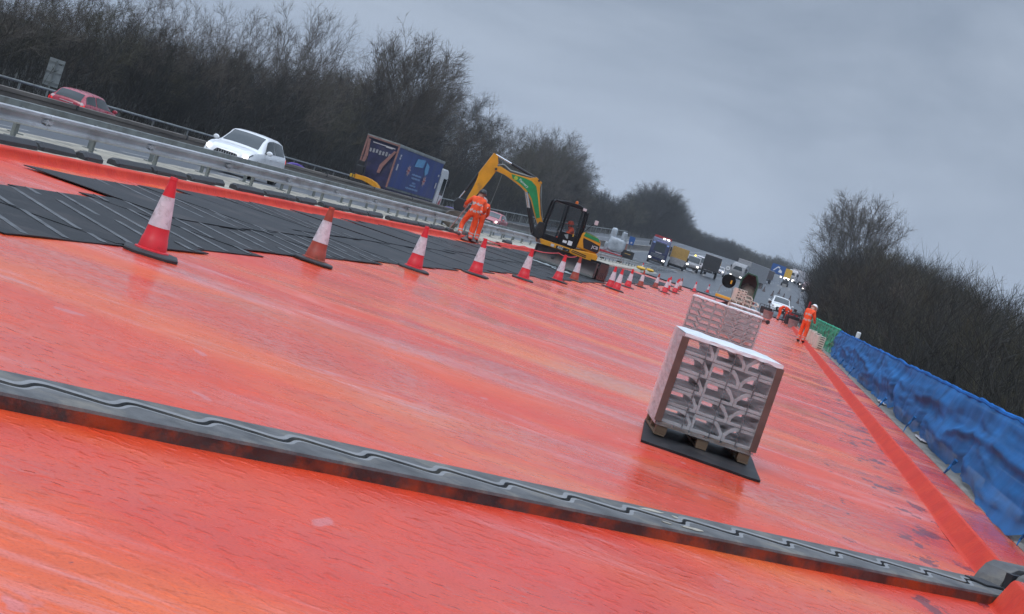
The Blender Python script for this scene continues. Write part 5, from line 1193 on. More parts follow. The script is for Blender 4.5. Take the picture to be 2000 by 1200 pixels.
def car(name, label, loc, rz, prof, paint, wheels, glass_u, front='suv', mat_lamp='lamp', cat='car', group=None, detail=True):
    t = thing(name, label, cat, loc, rz, group)
    P_ = np.array(prof); K = len(P_)
    def S(u, v):
        i = min(K-2, int(u)); q = u-i; a = P_[i]*(1-q)+P_[i+1]*q
        y, zl, zb, zt, wl, wb, wt = a
        ctl = [(wl*0.55, zl-0.02), (wl-0.05, zl), (wl, zl+0.14), (wl+0.012, zl+(zb-zl)*0.62), (wb, zb-0.02), (wb-0.018, zb+0.015), (wt+0.035, zt-0.06), (wt-0.04, zt-0.012), (wt*0.5, zt+0.012), (0, zt+0.018)]
        f = min(8.999, v*9); j = int(f); r_ = f-j
        return (ctl[j][0]*(1-r_)+ctl[j+1][0]*r_, y, ctl[j][1]*(1-r_)+ctl[j+1][1]*r_)
    VB, VT = 5/9, 6/9
    b = MB(); us = []
    for i in range(K-1): us += [i+k/3 for k in range(3)]
    us.append(K-1.0001); nv = 18
    for u in us:
        ring = [S(u, j/nv) for j in range(nv+1)]
        b.v += ring + [(-p[0], p[1], p[2]) for p in ring[-2::-1]]
    W = 2*nv+1
    for i in range(len(us)-1):
        for j in range(W-1): b.f.append((i*W+j, i*W+j+1, (i+1)*W+j+1, (i+1)*W+j))
    b.f += [tuple(range(W)), tuple((len(us)-1)*W+j for j in range(W-1, -1, -1))]; b.m = [0]*len(b.f)
    body = b.build('body', paint, t, smooth=True)
    def patch(nm, u0, u1, v0, v1, sx, mt, off=0.010, nu=6, nv_=5, sk0=0.0, sk1=0.0):
        b = MB()
        def fn(a, c):
            v = v0+(v1-v0)*c; u = (u0+sk0*c)+((u1+sk1*c)-(u0+sk0*c))*a
            p = Vector(S(u, v)); du = Vector(S(min(K-1.001, u+.05), v))-Vector(S(max(0, u-.05), v)); dv = Vector(S(u, min(1, v+.02)))-Vector(S(u, max(0, v-.02)))
            n_ = du.cross(dv).normalized()
            if n_.x < 0 and v < 0.9: n_ = -n_
            if v >= 0.9 and n_.z < 0: n_ = -n_
            p += n_*off; return (p.x*sx, p.y, p.z)
        b.grid(fn, nu, nv_); return b.build(nm, mt, t, smooth='all', fix=False)
    ug = glass_u
    for sx in (-1, 1):
        for (a, c, s0, s1) in ug['side']: patch('side_window', a, c, 5.1/9, 5.93/9, sx, MT['glass'], sk0=s0, sk1=s1)
    def across(nm, uA, uB, mt, half=0.93, off=0.012):
        """glass across the full width between two stations"""
        b = MB()
        def fn(a, c):
            s = (a-.5)*2*half; u = uA+(uB-uA)*c; v = 6.6/9+(1-6.6/9)*(1-abs(s)) if True else 1
            p = Vector(S(u, v)); e = Vector(S(u, 1)); wdt = S(u, 6.5/9)[0]
            x = s*wdt; zc = e.z + (S(u, 7/9)[2]-e.z)*abs(s)**2
            nrm = Vector((0, Vector(S(uB, 1)).z-Vector(S(uA, 1)).z, -(Vector(S(uB, 1)).y-Vector(S(uA, 1)).y))).normalized()
            if nrm.z < 0: nrm = -nrm
            return (x, e.y+nrm.y*off, zc+nrm.z*off)
        b.grid(fn, 12, 8); return b.build(nm, mt, t, smooth='all', fix=False)
    across('windscreen', *ug['front'], MT['glass']); across('rear_window', *ug['rear'], MT['glass'])
    yf = P_[-1][0]; yr = P_[0][0]; wb_ = P_[:, 4].max()
    for sx in (-1, 1):
        for y in wheels:
            w = MB(); w.lathe([(0.20, -0.11), (0.31, -0.11), (0.335, -0.08), (0.335, 0.08), (0.31, 0.11), (0.20, 0.11)], 24, axis='x'); wo = w.build('wheel', MT['tyre'], t, smooth=True); wo.location = (sx*(wb_-0.09), y, 0.335)
            w = MB(); w.lathe([(0.04, 0.0), (0.205, 0.02), (0.21, 0.10), (0.19, 0.115), (0.06, 0.09), (0.03, 0.1)], 20, axis='x'); w.v = [(p[0]*sx, p[1], p[2]) for p in w.v]; w.build('rim', MT['steel'], wo, smooth=True)
            a = MB(); arc = [(y+0.40*math.cos(q), 0.335+0.40*math.sin(q)) for q in np.linspace(-0.35, math.pi+0.35, 18)]; a.prism(arc, sx*(wb_+0.004), sx*(wb_-0.12), axis='x'); a.build('wheel_arch', MT['black'], t)
    if not detail: 
        pass
    for sx in (-1, 1):
        zb = P_[-4][2]
        a = MB(); a.grid(lambda u, v: (lambda p: (sx*(p[0]+0.012), p[1]+0.014, p[2]+0.004))(S(K-1-2.0*(1-u)-0.35, (4.0+0.95*v)/9)), 5, 4)
        a.build('headlight_housing', MT['glass'], t, smooth='all', fix=False)
        yh = P_[-2][0]-0.02; c = MB(); c.lathe([(0.0, -0.05), (0.085, -0.03), (0.085, 0.03), (0.0, 0.055)], 14, axis='y', c=(sx*(P_[-2][4]-0.14), yh+0.03, P_[-2][2]+0.02)); c.build('headlight', MT[mat_lamp], t, smooth=True)
        c = MB(); ym = P_[glass_u.get('mir', 7)][0]+0.18
        c.lathe([(0.0, -0.07), (0.075, -0.05), (0.085, 0.02), (0.06, 0.06), (0, 0.065)], 12, axis='y'); c.v = [(p[0]*1.35+sx*(wb_+0.11), p[1]+ym, p[2]+P_[7][2]+0.09) for p in c.v]
        c.build('wing_mirror', paint, t, smooth=True)
        c = MB(); c.tube([(sx*(wb_-0.02), ym, P_[7][2]+0.03), (sx*(wb_+0.08), ym, P_[7][2]+0.06)], 0.022, 6); c.build('mirror_stalk', MT['black'], t)
        c = MB(); c.grid(lambda u, v: (lambda p: (sx*(p[0]+0.010-0.1*0), p[1]-0.022, p[2]))(S(0.55+0.9*u, (3.7+1.35*v)/9)), 4, 6); c.build('tail_light', MT['tail'], t, smooth='all', fix=False)
        for y0 in glass_u.get('handles', (-0.95, -0.05)):
            c = MB(); c.box((sx*(wb_+0.008), y0, 0.90), (0.03, 0.17, 0.028)); c.build('door_handle', paint, t, bevel=0.008)
    zf = P_[-2][1]; fz = P_[-2][2]
    c = MB(); gx = 0.46
    poly = [(-gx, fz-0.10), (-gx+0.10, fz+0.02), (gx-0.10, fz+0.02), (gx, fz-0.10), (gx-0.10, fz-0.30), (-gx+0.10, fz-0.30)]
    c.prism(poly, yf+0.012, yf-0.25); g = c.build('grille', MT['grille'], t)
    if front == 'suv':
        c = MB()
        for k in range(9): c.box((-0.36+0.09*k, yf+0.018, fz-0.13), (0.018, 0.012, 0.26))
        c.build('grille_bar', MT['steel'], g)
    c = MB(); c.box((0, yf+0.024, fz-0.14), (0.48, 0.012, 0.11)); c.build('number_plate', MT['pale'] if front == 'suv' else MT['lens'], t)
    c = MB(); c.box((0, yr-0.012, P_[0][2]+0.03), (0.50, 0.014, 0.11)); c.build('number_plate', MT['plate_y'], t)
    c = MB(); c.box((0, yf-0.02, zf+0.06), (1.1, 0.1, 0.1)); c.build('lower_bumper', MT['black'], t, bevel=0.02)
    c = MB(); c.box((0, yr+0.06, P_[0][1]+0.02), (1.4, 0.14, 0.12)); c.build('lower_bumper', MT['black'], t, bevel=0.02)
    return t
GU = dict(side=[(2.75, 4.75, 0.55, 0.05), (4.85, 7.5, 0.0, -1.1)], front=(7.95, 6.25), rear=(1.25, 2.75))
GH = dict(side=[(2.2, 4.35, 0.55, 0.05), (4.5, 7.6, 0.0, -1.1)], front=(7.95, 6.25), rear=(1.3, 2.85))
def ground_at(x, y): return road_z(x, y)
suv = car('parked_car', 'white sports utility car with lit headlights passing behind the guardrail', (-19.0, 63.9, ground_at(-19, 64)), R(180-1), SUV, MT['white'], (-1.32, 1.38), GU)
suv.name = 'sports_utility_car'
rc = car('hatchback_car', 'dark red hatchback seen from behind beyond the brown barrier', (-29.55, 74.9, ground_at(-29.5, 75)), R(-3), HATCH, MT['red'], (-1.20, 1.25), GH, front='plain')
c = MB(); c.box((0, -1.955, 0.90), (0.62, 0.03, 0.03)); c.build('boot_trim', MT['pale'], rc, bevel=0.006)
c = MB(); c.tube([(0.0, -1.80, 1.10), (0.30, -1.74, 1.17)], 0.012, 5); c.build('wiper', MT['black'], rc)
for sx in (-1, 1):
    c = MB(); c.lathe([(0.0, -0.03), (0.085, 0.0), (0.0, 0.03)], 12, axis='y'); c.v = [(p[0]*1.3+sx*0.66, p[1]-1.915, p[2]*1.2+0.93) for p in c.v]; c.build('tail_lens', MT['lens'], rc, smooth=True)
    c = MB(); c.lathe([(0.0, -0.03), (0.08, 0.0), (0.0, 0.03)], 12, axis='y'); c.v = [(p[0]*1.2+sx*0.68, p[1]-1.93, p[2]+0.84) for p in c.v]; c.build('brake_lamp', MT['tail'], rc, smooth=True)
pk = car('faded_car', 'faded red car with a lit headlight coming towards the excavator boom', (-22.95, 150.0, ground_at(-22.95, 150)), R(180-3), HATCH, MT['pink'], (-1.20, 1.25), GH, front='plain', mat_lamp='lamp_far')
c = MB(); c.box((-0.25, -0.9, 1.58), (0.55, 0.5, 0.22)); c.build('roof_box', MT['black'], pk, bevel=0.04)

# ------------------------------------------------------------------ lorries
def wheels_row(t, xs, ys, r=0.5):
    for x in xs:
        for y in ys:
            w = MB(); w.lathe([(0.28, -0.15), (r-0.04, -0.15), (r, -0.11), (r, 0.11), (r-0.04, 0.15), (0.28, 0.15)], 22, axis='x'); wo = w.build('wheel', MT['tyre'], t, smooth=True); wo.location = (x, y, r)
            w = MB(); w.lathe([(0.05, -0.17), (0.12, -0.16), (0.28, -0.10), (0.28, 0.10), (0.12, 0.16), (0.05, 0.17)], 16, axis='x'); w.build('rim', MT['steel2'], wo, smooth=True)
def lorry_cab(t, y0, paint, h=3.0, w=2.45, length=2.1, zb=0.45, lamps='lamp', top=None):
    """cab from y0 (back) to y0+length (front)"""
    y1 = y0+length
    b = MB(); b.prism([(y0, zb), (y1-0.05, zb), (y1, zb+0.35), (y1, zb+1.15), (y1-0.18, h-0.55), (y1-0.55, h-0.12), (y1-0.9, h), (y0, h)], -w/2, w/2, axis='x'); cb = b.build('cab', paint, t, bevel=0.07)
    b = MB(); b.grid(lambda u, v: ((u-.5)*(w-0.32), y1+0.012-0.17*v-0.05*(2*abs(u-.5))**3, zb+1.22+(h-0.62-zb-1.22)*v), 10, 4); b.build('windscreen', MT['glass'], cb, smooth='all', fix=False)
    for sx in (-1, 1):
        b = MB(); b.prism([(y0+0.75, zb+1.2), (y1-0.28, zb+1.2), (y1-0.40, h-0.72), (y0+0.75, h-0.72)], sx*(w/2+0.006), sx*(w/2-0.02), axis='x'); b.build('side_window', MT['glass'], cb)
        b = MB(); b.box((sx*(w/2+0.20), y1-0.35, h-0.95), (0.22, 0.12, 0.62)); b.box((sx*(w/2+0.08), y1-0.38, h-0.70), (0.2, 0.04, 0.04)); b.build('mirror', MT['black'], cb, bevel=0.02)
        b = MB(); b.box((sx*(w/2-0.30), y1+0.02, zb+0.22), (0.34, 0.06, 0.18)); b.build('headlight', MT[lamps], cb, bevel=0.03)
        b = MB(); b.box((sx*(w/2+0.004), y0+0.95, zb+0.62), (0.02, 0.12, 1.0)); b.build('door_seam', MT['black'], cb)
    b = MB(); b.box((0, y1+0.02, zb-0.06), (w-0.1, 0.14, 0.36)); b.build('bumper', MT['black'], cb, bevel=0.04)
    for k in range(3):
        b = MB(); b.box((0, y1+0.014, zb+0.48+0.17*k), (w-0.55, 0.03, 0.06)); b.build('grille_bar', MT['steel2'], cb)
    return cb
# blue curtain-sided lorry with a forklift hung on its tail
LX, LY = -28.65, 127.3; LZ = ground_at(LX, LY)
lt = thing('curtain_lorry', 'blue curtain sided lorry driving away with a yellow forklift on its tail', 'lorry', (LX, LY, LZ), R(-4))
BL_, BW, BZ0, BZ1 = 13.2, 2.5, 1.10, 4.28
b = MB(); b.grid(lambda u, v: (BW/2+0.015*math.sin(u*26)*0.6+0.02*noise.noise(Vector((u*8, v*3, 1))), 0.12+(BL_-0.24)*u, BZ0+0.08+(BZ1-BZ0-0.26)*v), 90, 12); b.build('side_curtain', MT['curtain'], lt, smooth='all', fix=False)
b = MB(); b.grid(lambda u, v: (-BW/2, 0.12+(BL_-0.24)*u, BZ0+0.08+(BZ1-BZ0-0.26)*v), 4, 2); b.build('side_curtain', MT['curtain'], lt, fix=False)
b = MB(); b.box((0, BL_/2, BZ1-0.03), (BW+0.06, BL_, 0.10)); b.box((BW/2+0.01, BL_/2, BZ1-0.12), (0.06, BL_, 0.16)); b.build('roof', MT['steel2'], lt, bevel=0.02)
b = MB(); b.box((0, BL_/2, BZ0-0.06), (BW, BL_, 0.20)); b.build('deck_frame', MT['navy'], lt, bevel=0.02)
b = MB(); b.box((BW/2+0.015, BL_/2, BZ0+0.02), (0.04, BL_, 0.09))
for k in range(44): b.box((BW/2+0.03, 0.2+k*0.295, BZ0+0.06), (0.03, 0.05, 0.16))
b.build('curtain_buckle', MT['steel2'], lt)
b = MB()
for sx in (-1, 1): b.box((sx*(BW/2-0.05), 0.06, (BZ0+BZ1)/2), (0.12, 0.12, BZ1-BZ0))
b.box((0, 0.06, BZ1-0.10), (BW-0.2, 0.11, 0.16)); b.build('rear_frame', MT['salmon'], lt, bevel=0.01)
b = MB(); b.grid(lambda u, v: ((u-.5)*(BW-0.24), 0.16+0.03*noise.noise(Vector((u*6, v*5, 2))), BZ0+(BZ1-BZ0-0.2)*v), 14, 12); b.build('rear_curtain', MT['navy'], lt, smooth='all', fix=False)
for k, (x0, z0, x1, z1) in enumerate(((-1.05, 4.0, -0.95, 2.3), (1.05, 3.7, 0.35, 1.9))):
    b = MB(); b.prism([(x0-0.09, z0), (x0+0.09, z0), (x1+0.17, (z0+z1)/2-0.4), (x1+0.06, z1), (x1-0.14, z1), (x1-0.10, (z0+z1)/2-0.3)], 0.0, 0.05); b.build('folded_strap', MT['salmon'], lt)
for z_, w_, tx in ((3.86, 1.7, 0.1), (3.80, 0.5, 0.5)):
    b = MB(); b.box((tx, 0.115, z_), (w_, 0.02, 0.06), 0); b.build('white_band', MT['pale'], lt)
rr = random.Random(4)
for k in range(7):
    b = MB(); b.box((-0.75+0.24*k, 0.11, 3.28+0.02*(k % 3)), (0.14, 0.02, 0.26+0.04*(k % 2))); b.build('pale_lettering', MT['grey'], lt)
cx_ = BW/2+0.035
KS = 13.2/8.6
fside = lambda p, q, tt: (tt, p*KS, q)
b = MB(); b.prism([(3.35, 3.15), (3.50, 3.75), (4.95, 3.85), (4.85, 3.25)], cx_-0.01, cx_+0.004, f=fside); b.prism([(5.25, 3.1), (5.3, 3.75), (5.95, 3.5), (6.0, 2.95), (5.6, 2.75)], cx_-0.01, cx_+0.004, f=fside); b.build('pale_emblem', mat('emblem_blue', (0.10, 0.30, 0.52), 0.5, var=0.2), lt)
for yy, zz in ((2.55, 2.72), (5.75, 2.34)):
    q = []
    for k in range(16): rad_ = 0.50 if k % 2 == 0 else 0.24; a = k*math.pi/8+0.2; q.append((yy*KS+rad_*1.2*math.cos(a), zz+rad_*math.sin(a)))
    b = MB(); b.v = [(cx_+0.006, yy*KS, zz)]+[(cx_+0.006, p, q_) for p, q_ in q]; b.f = [(0, 1+k, 1+(k+1) % 16) for k in range(16)]; b.m = [0]*16
    st = b.build('star_emblem', MT['canvas'], lt); b = MB(); b.box((cx_+0.010, yy*KS, zz), (0.006, 0.62, 0.09)); b.box((cx_+0.010, yy*KS, zz), (0.006, 0.09, 0.5)); b.build('red_cross', MT['redm'], st)
for z_, y0, y1 in ((2.55, 3.3, 5.1), (2.30, 3.4, 5.0), (1.95, 3.75, 4.45), (1.75, 3.5, 4.6), (1.50, 2.9, 5.2)):
    y0 *= KS; y1 *= KS; n = int((y1-y0)/0.26)
    b = MB()
    for k in range(n): b.box((cx_+0.004, y0+(k+0.5)*(y1-y0)/n, z_), (0.006, (y1-y0)/n*0.72, 0.14 if k % 3 else 0.10))
    b.build('lettering', MT['curtain'] if False else mat('letter_blue', (0.22, 0.34, 0.55), 0.5, var=0.15), lt)
for y0, z0 in ((0.45, 3.55), (0.42, 3.35), (0.40, 2.7), (8.0, 3.1), (8.0, 2.3)):
    b = MB(); b.box((cx_+0.004, y0*KS+0.2, z0), (0.006, 0.34, 0.16 if z0 > 3 else 0.45)); b.build('corner_sticker', MT['pale'], lt)
wheels_row(lt, (-1.08, 1.08), (2.6, 3.9, 5.2), 0.48)
b = MB(); b.box((BW/2-0.05, 8.3, 0.72), (0.06, 3.4, 0.5)); b.build('side_guard', MT['steel2'], lt, bevel=0.02)
b = MB(); b.box((0, 7.4, 0.75), (0.9, 13.4, 0.3)); b.build('chassis', MT['dark'], lt)
lorry_cab(lt, BL_+0.55, MT['white'], 3.75, 2.46, 2.2, 0.5)
wheels_row(lt, (-1.05, 1.05), (BL_+0.9,), 0.5)
b = MB(); b.box((0, BL_+0.25, 2.0), (2.3, 0.3, 2.6)); b.build('bulkhead', MT['navy'], lt)
b = MB(); b.prism([(BL_+1.5, 0.6), (BL_+2.5, 0.6), (BL_+2.4, 1.5), (BL_+1.9, 1.2)], 1.235, 1.245, axis='x'); b.build('red_decal', MT['redm'], lt)
fk = thing('truck_mounted_forklift', 'small yellow and black forklift hung on the back of the blue lorry', 'forklift', (LX-0.10, LY-0.75, LZ+0.35), R(-4))
b = MB(); b.strip([(-1.0, 0.98), (-0.4, 1.02), (0.1, 0.98), (0.55, 0.86), (0.86, 0.66), (0.96, 0.40)], [(-1.0, 0.66), (-0.4, 0.70), (0.1, 0.62), (0.5, 0.52), (0.68, 0.42), (0.78, 0.32)], -0.30, 0.28, f=lambda p, q, tt: (p+0.15, tt, q)); b.build('hood', MT['yellow'], fk, bevel=0.03)
b = MB(); b.box((-0.55, 0.1, 0.45), (1.2, 0.7, 0.5)); b.build('chassis', MT['dark'], fk, bevel=0.04)
b = MB(); b.box((-1.10, 0.0, 0.80), (0.32, 0.4, 0.24)); b.build('lamp_guard', MT['signyel'], fk, bevel=0.03)
b = MB(); b.box((-0.75, 0.05, 1.35), (0.60, 0.45, 0.62)); b.box((-0.85, 0.28, 1.75), (0.5, 0.12, 0.5)); b.build('seat', MT['black'], fk, bevel=0.06)
b = MB(); b.tube([(-1.05, -0.2, 0.7), (-1.08, -0.2, 2.3), (-0.45, -0.2, 2.4), (-0.25, -0.2, 1.0)], 0.035, 8); b.build('roll_bar', MT['dark'], fk, smooth=True)
for x in (-0.75, 0.62):
    w = MB(); w.lathe([(0.12, -0.14), (0.36, -0.14), (0.40, -0.1), (0.40, 0.1), (0.36, 0.14), (0.12, 0.14)], 18, axis='y', c=(x, -0.15, 0.32)); w.build('wheel', MT['tyre'], fk, smooth=True)
for x in (-1.15, 0.95):
    b = MB(); b.box((x, -0.1, 0.20), (0.2, 0.03, 0.26)); b.box((x, -0.12, 0.28), (0.2, 0.01, 0.08)); b.build('warning_plate', MT['pink'], fk)

# oncoming blue lorry with roof lamps and an ochre side body, and its neighbours
def hgv():
    x, y = -15.0, 243.5; t = thing('oncoming_lorry', 'dark blue oncoming lorry with lit roof lamps and a pinkish box body', 'lorry', (x, y, ground_at(x, y)), R(180+3))
    cb = lorry_cab(t, -2.2, MT['blue'], 3.45, 2.45, 2.2, 0.45, 'lamp_far')
    for sx in (-0.75, -0.2):
        b = MB(); b.box((sx, -0.50, 3.50), (0.34, 0.14, 0.15)); b.build('roof_lamp', MT['lamp_far'], cb, bevel=0.02)
    b = MB(); b.box((0, -0.30, 2.95), (1.3, 0.08, 0.22)); b.build('name_board', mat('lilac', (0.25, 0.24, 0.6), 0.4, var=0.4, vscale=6), cb)
    for sx in (-1, 1):
        b = MB(); b.box((sx*0.95, -0.14, 2.72), (0.3, 0.1, 0.2)); b.build('marker_lamp', mat('pale_blue', (0.3, 0.42, 0.75), 0.3, var=0.2), cb, bevel=0.02)
    b = MB(); b.box((0, 0.02, 1.52), (0.85, 0.03, 0.12)); b.build('badge_plate', MT['pale'], cb)
    b = MB(); b.box((0.1, 0.09, 0.45), (0.52, 0.02, 0.11)); b.build('number_plate', MT['brown'], cb)
    b = MB(); b.box((0, -6.2, 2.2), (2.45, 7.4, 2.5)); b.build('box_body', MT['canvas'], t, bevel=0.03)
    b = MB(); b.box((0, -1.9, 3.62), (2.3, 0.5, 0.3)); b.box((0, -6.2, 3.52), (2.4, 7.2, 0.12)); b.build('red_roof', MT['redm'], t, bevel=0.02)
    wheels_row(t, (-1.05, 1.05), (-1.4, -7.2, -8.4), 0.5)
hgv()
def ochre():
    x, y = -12.6, 250; t = thing('tipper_lorry', 'ochre bodied tipper lorry beside the dark blue oncoming lorry', 'lorry', (x, y, ground_at(x, y)), R(180+3))
    b = MB(); b.prism([(-5.2, 1.35), (0.2, 1.35), (0.3, 2.95), (-4.9, 2.80)], -1.15, 1.15, axis='x'); b.build('tipper_body', MT['ochre'], t, bevel=0.04)
    b = MB(); b.box((0, -2.4, 1.05), (1.2, 5.2, 0.4)); b.build('chassis', MT['dark'], t)
    lorry_cab(t, -7.5, MT['grey'], 2.6, 2.2, 1.8, 0.45)
    wheels_row(t, (-1.0, 1.0), (-0.9, -4.2), 0.48)
    b = MB(); b.box((0, 0.25, 1.0), (2.0, 0.08, 0.9)); b.build('tailgate', MT['grey'], t, bevel=0.02)
ochre()
def van(name, label, x, y, rz, paint, lamps='lamp_far', s=1.0, beacon=False, z=None):
    t = thing(name, label, 'van', (x, y, ground_at(x, y) if z is None else z), rz); t.scale = (s,)*3
    b = MB(); b.prism([(-2.6, 0.35), (2.45, 0.35), (2.55, 0.85), (2.45, 1.1), (1.65, 1.3), (1.0, 2.15), (0.7, 2.3), (-2.55, 2.3)], -0.98, 0.98, axis='x'); b.build('body', paint, t, bevel=0.08)
    b = MB(); b.grid(lambda u, v: ((u-.5)*1.66, 1.66-0.62*v+0.012, 1.36+0.76*v+0.012), 6, 4); b.build('windscreen', MT['glass'], t, smooth='all', fix=False)
    for sx in (-1, 1):
        b = MB(); b.prism([(0.55, 1.35), (1.50, 1.35), (0.98, 2.05), (0.55, 2.05)], sx*0.985, sx*0.95, axis='x'); b.build('side_window', MT['glass'], t)
        b = MB(); b.box((sx*0.75, 2.50, 0.88), (0.30, 0.12, 0.17)); b.build('headlight', MT[lamps], t, bevel=0.03)
        b = MB(); b.box((sx*1.1, 1.3, 1.45), (0.2, 0.1, 0.24)); b.build('wing_mirror', MT['black'], t, bevel=0.02)
    wheels_row(t, (-0.85, 0.85), (-1.6, 1.6), 0.36)
    b = MB(); b.box((0, 2.53, 0.50), (1.8, 0.14, 0.24)); b.build('bumper', MT['black'], t, bevel=0.03)
    if beacon:
        b = MB(); b.lathe([(0.12, 2.28), (0.12, 2.42), (0.05, 2.5)], 12); b.build('beacon', MT['amber'], t, smooth=True)
    return t
van('work_van', 'grey van with a flashing amber beacon behind the ochre tipper', -11.2, 266, R(180+3), MT['grey'], beacon=True)
van('white_van', 'grey white van with bright headlamps following the van with the amber beacon', -10.5, 279, R(180+3), MT['pale'], s=1.05)
c = car('small_car', 'pale silver car below the yellow sign on the far road', (-8.0, 297, ground_at(-8, 297)), R(176), HATCH, MT['pale'], (-1.2, 1.25), GH, front='plain')
c = car('small_car', 'white car with bright headlamps on the far road beside the grey hopper', (-2.2, 328, ground_at(-2.2, 328)), R(172), HATCH, MT['white'], (-1.2, 1.25), GH, front='plain', mat_lamp='lamp_far')
pu = car('pickup_car', 'white pickup parked facing the bent worker at the end of the deck', (1.45, 158.5, ground_at(1.45, 158.5)), R(180+4), SUV, MT['white'], (-1.35, 1.4), GU, front='plain', mat_lamp='lens')
def box_lorry(name, label, x, y, rz, body, L_, H_, W_=2.4, z0=0.9, cab=True, lamps='lamp'):
    t = thing(name, label, 'lorry', (x, y, ground_at(x, y)), rz)
    b = MB(); b.box((0, -L_/2-0.2, z0+(H_-z0)/2), (W_, L_, H_-z0)); b.build('box_body', body, t, bevel=0.04)
    b = MB(); b.box((0, -L_/2-0.2, H_+0.03), (W_+0.05, L_+0.05, 0.07)); b.build('roof', MT['pale'], t)
    b = MB(); b.box((0, -L_/2, z0-0.18), (0.9, L_+1, 0.3)); b.build('chassis', MT['dark'], t)
    if cab: lorry_cab(t, 0.0, body, min(H_, 2.9), W_, 1.9, 0.45, lamps)
    wheels_row(t, (-W_/2+0.2, W_/2-0.2), (1.0, -L_+0.8), 0.48) if cab else wheels_row(t, (-W_/2+0.2, W_/2-0.2), (-1.0, -L_+0.8), 0.48)
    return t
box_lorry('box_lorry', 'dark grey boxy lorry end between the white van and the yellow sign', -8.6, 265, R(2), MT['dark'], 6, 3.0, cab=False)
box_lorry('box_lorry', 'long grey box lorry behind the green rimmed hopper', -4.9, 305, R(160), MT['grey'], 9, 3.6)
box_lorry('box_lorry', 'brown backed lorry behind the white car with bright headlamps', -2.1, 354, R(165), MT['brown'], 5, 2.6)
box_lorry('box_lorry', 'pale grey lorry side on where the far road bends beside the trees', 5.0, 417, R(150), MT['pale'], 5, 3.2)
box_lorry('box_lorry', 'low pinkish trailer lorry with lit lamps at the bend beside the trees', 8.2, 381, R(163), MT['canvas'], 8, 2.2, lamps='lamp_far')
def lamp_bar():
    x, y = 3.0, 378; t = thing('lamp_trailer', 'dark trailer with a row of four bright lamps on the far road', 'trailer', (x, y, ground_at(x, y)), R(180))
    b = MB(); b.box((0, 0, 0.8), (1.2, 2.0, 0.7)); b.build('body', MT['dark'], t, bevel=0.05)
    b = MB(); b.box((0, 0.3, 1.55), (2.9, 0.12, 0.14)); b.tube([(0, 0.3, 1.1), (0, 0.3, 1.6)], 0.05, 8); b.build('lamp_bar', MT['dark'], t)
    for k in range(4):
        b = MB(); b.lathe([(0.0, -0.04), (0.17, 0.0), (0.15, 0.08), (0, 0.10)], 14, axis='y', c=(-1.2+0.8*k, 0.40, 1.55)); b.build('lamp', MT['lamp_far'], t, smooth=True)
    wheels_row(t, (-0.6, 0.6), (0.0,), 0.35)
lamp_bar()
for i, (x, y, z, lab) in enumerate(((7.2, 402, 7.55, 'pair'), (9.0, 398, 7.1, 'single'))):
    t = car('small_car', 'dark car with a bright lamp %s at the bend beside the trees' % lab, (x, y, ground_at(x, y)), R(170), HATCH, MT['brown'], (-1.2, 1.25), GH, front='plain', mat_lamp='lamp_far')

# ------------------------------------------------------------------ signs and site clutter
def board_sign(name, label, x, y, z0, w, h, mt, parts=(), rz=0.0, legs=2, base=None):
    g = ground_at(x, y) if base is None else base
    t = thing(name, label, 'sign', (x, y, g), rz)
    b = MB(); b.box((0, 0, z0+h/2), (w, 0.06, h)); b.build('panel', mt, t, bevel=0.02)
    for k in range(legs):
        lx = 0 if legs == 1 else (-w*0.35+w*0.7*k)
        b = MB(); b.tube([(lx, 0.06, 0), (lx, 0.06, z0+h*0.8)], 0.05, 8); b.build('leg', MT['steel2'], t, smooth=True)
    for nm, dx, dz, sw, sh, m2 in parts:
        b = MB(); b.box((dx, -0.034, z0+h/2+dz), (sw, 0.012, sh)); b.build(nm, m2, t)
    return t
board_sign('message_board', 'black message board with one dim amber line above the guardrail', -11.55, 149.5, 0.75, 1.05, 0.62, MT['black'], [('amber_line', 0, 0.05, 0.5, 0.05, MT['ochre'])], rz=R(4))
board_sign('blue_sign', 'small blue sign with a white mark behind the black message board', -21.2, 274, 1.0, 0.85, 1.25, MT['signblue'], [('white_mark', 0.05, -0.3, 0.25, 0.25, MT['pale'])])
board_sign('yellow_sign', 'narrow rounded yellow sign over the far road', -8.6, 301, 1.0, 0.55, 1.2, MT['signyel'], [('arrow', 0, 0, 0.12, 0.4, MT['brown'])], legs=1)
t = board_sign('speed_sign', 'square white sign with a round grey ring on the far road', -7.05, 301.2, 1.1, 0.85, 0.95, MT['grey'], legs=1)
b = MB(); b.lathe([(0.0, 0), (0.36, 0), (0.36, 0.02), (0, 0.02)], 24, axis='y', c=(0, -0.06, 1.57)); b.build('round_face', MT['white'], t); b = MB(); b.box((0, -0.07, 1.57), (0.3, 0.01, 0.2)); b.build('figures', MT['grey'], t)
b = MB(); b.box((-0.25, -0.06, 0.5), (0.55, 0.04, 0.9), 0); b.build('lower_plate', MT['white'], t)
t = board_sign('direction_sign', 'large blue direction sign with white arms beside a yellow patch', 0.9, 403, 1.3, 3.1, 2.0, MT['signblue'], [('yellow_patch', 2.3, -0.2, 1.5, 1.9, MT['signyel'])])
for pts in ([(-1.1, 1.8), (-0.85, 1.8), (-0.1, 2.75), (-0.3, 2.85)], [(0.1, 1.75), (0.9, 1.7), (0.9, 2.1), (0.3, 2.5)], [(-0.3, 2.7), (0.2, 2.5), (0.3, 2.8), (-0.2, 3.0)]):
    b = MB(); b.prism(pts, -0.05, -0.036); b.build('white_arm', MT['white'], t)
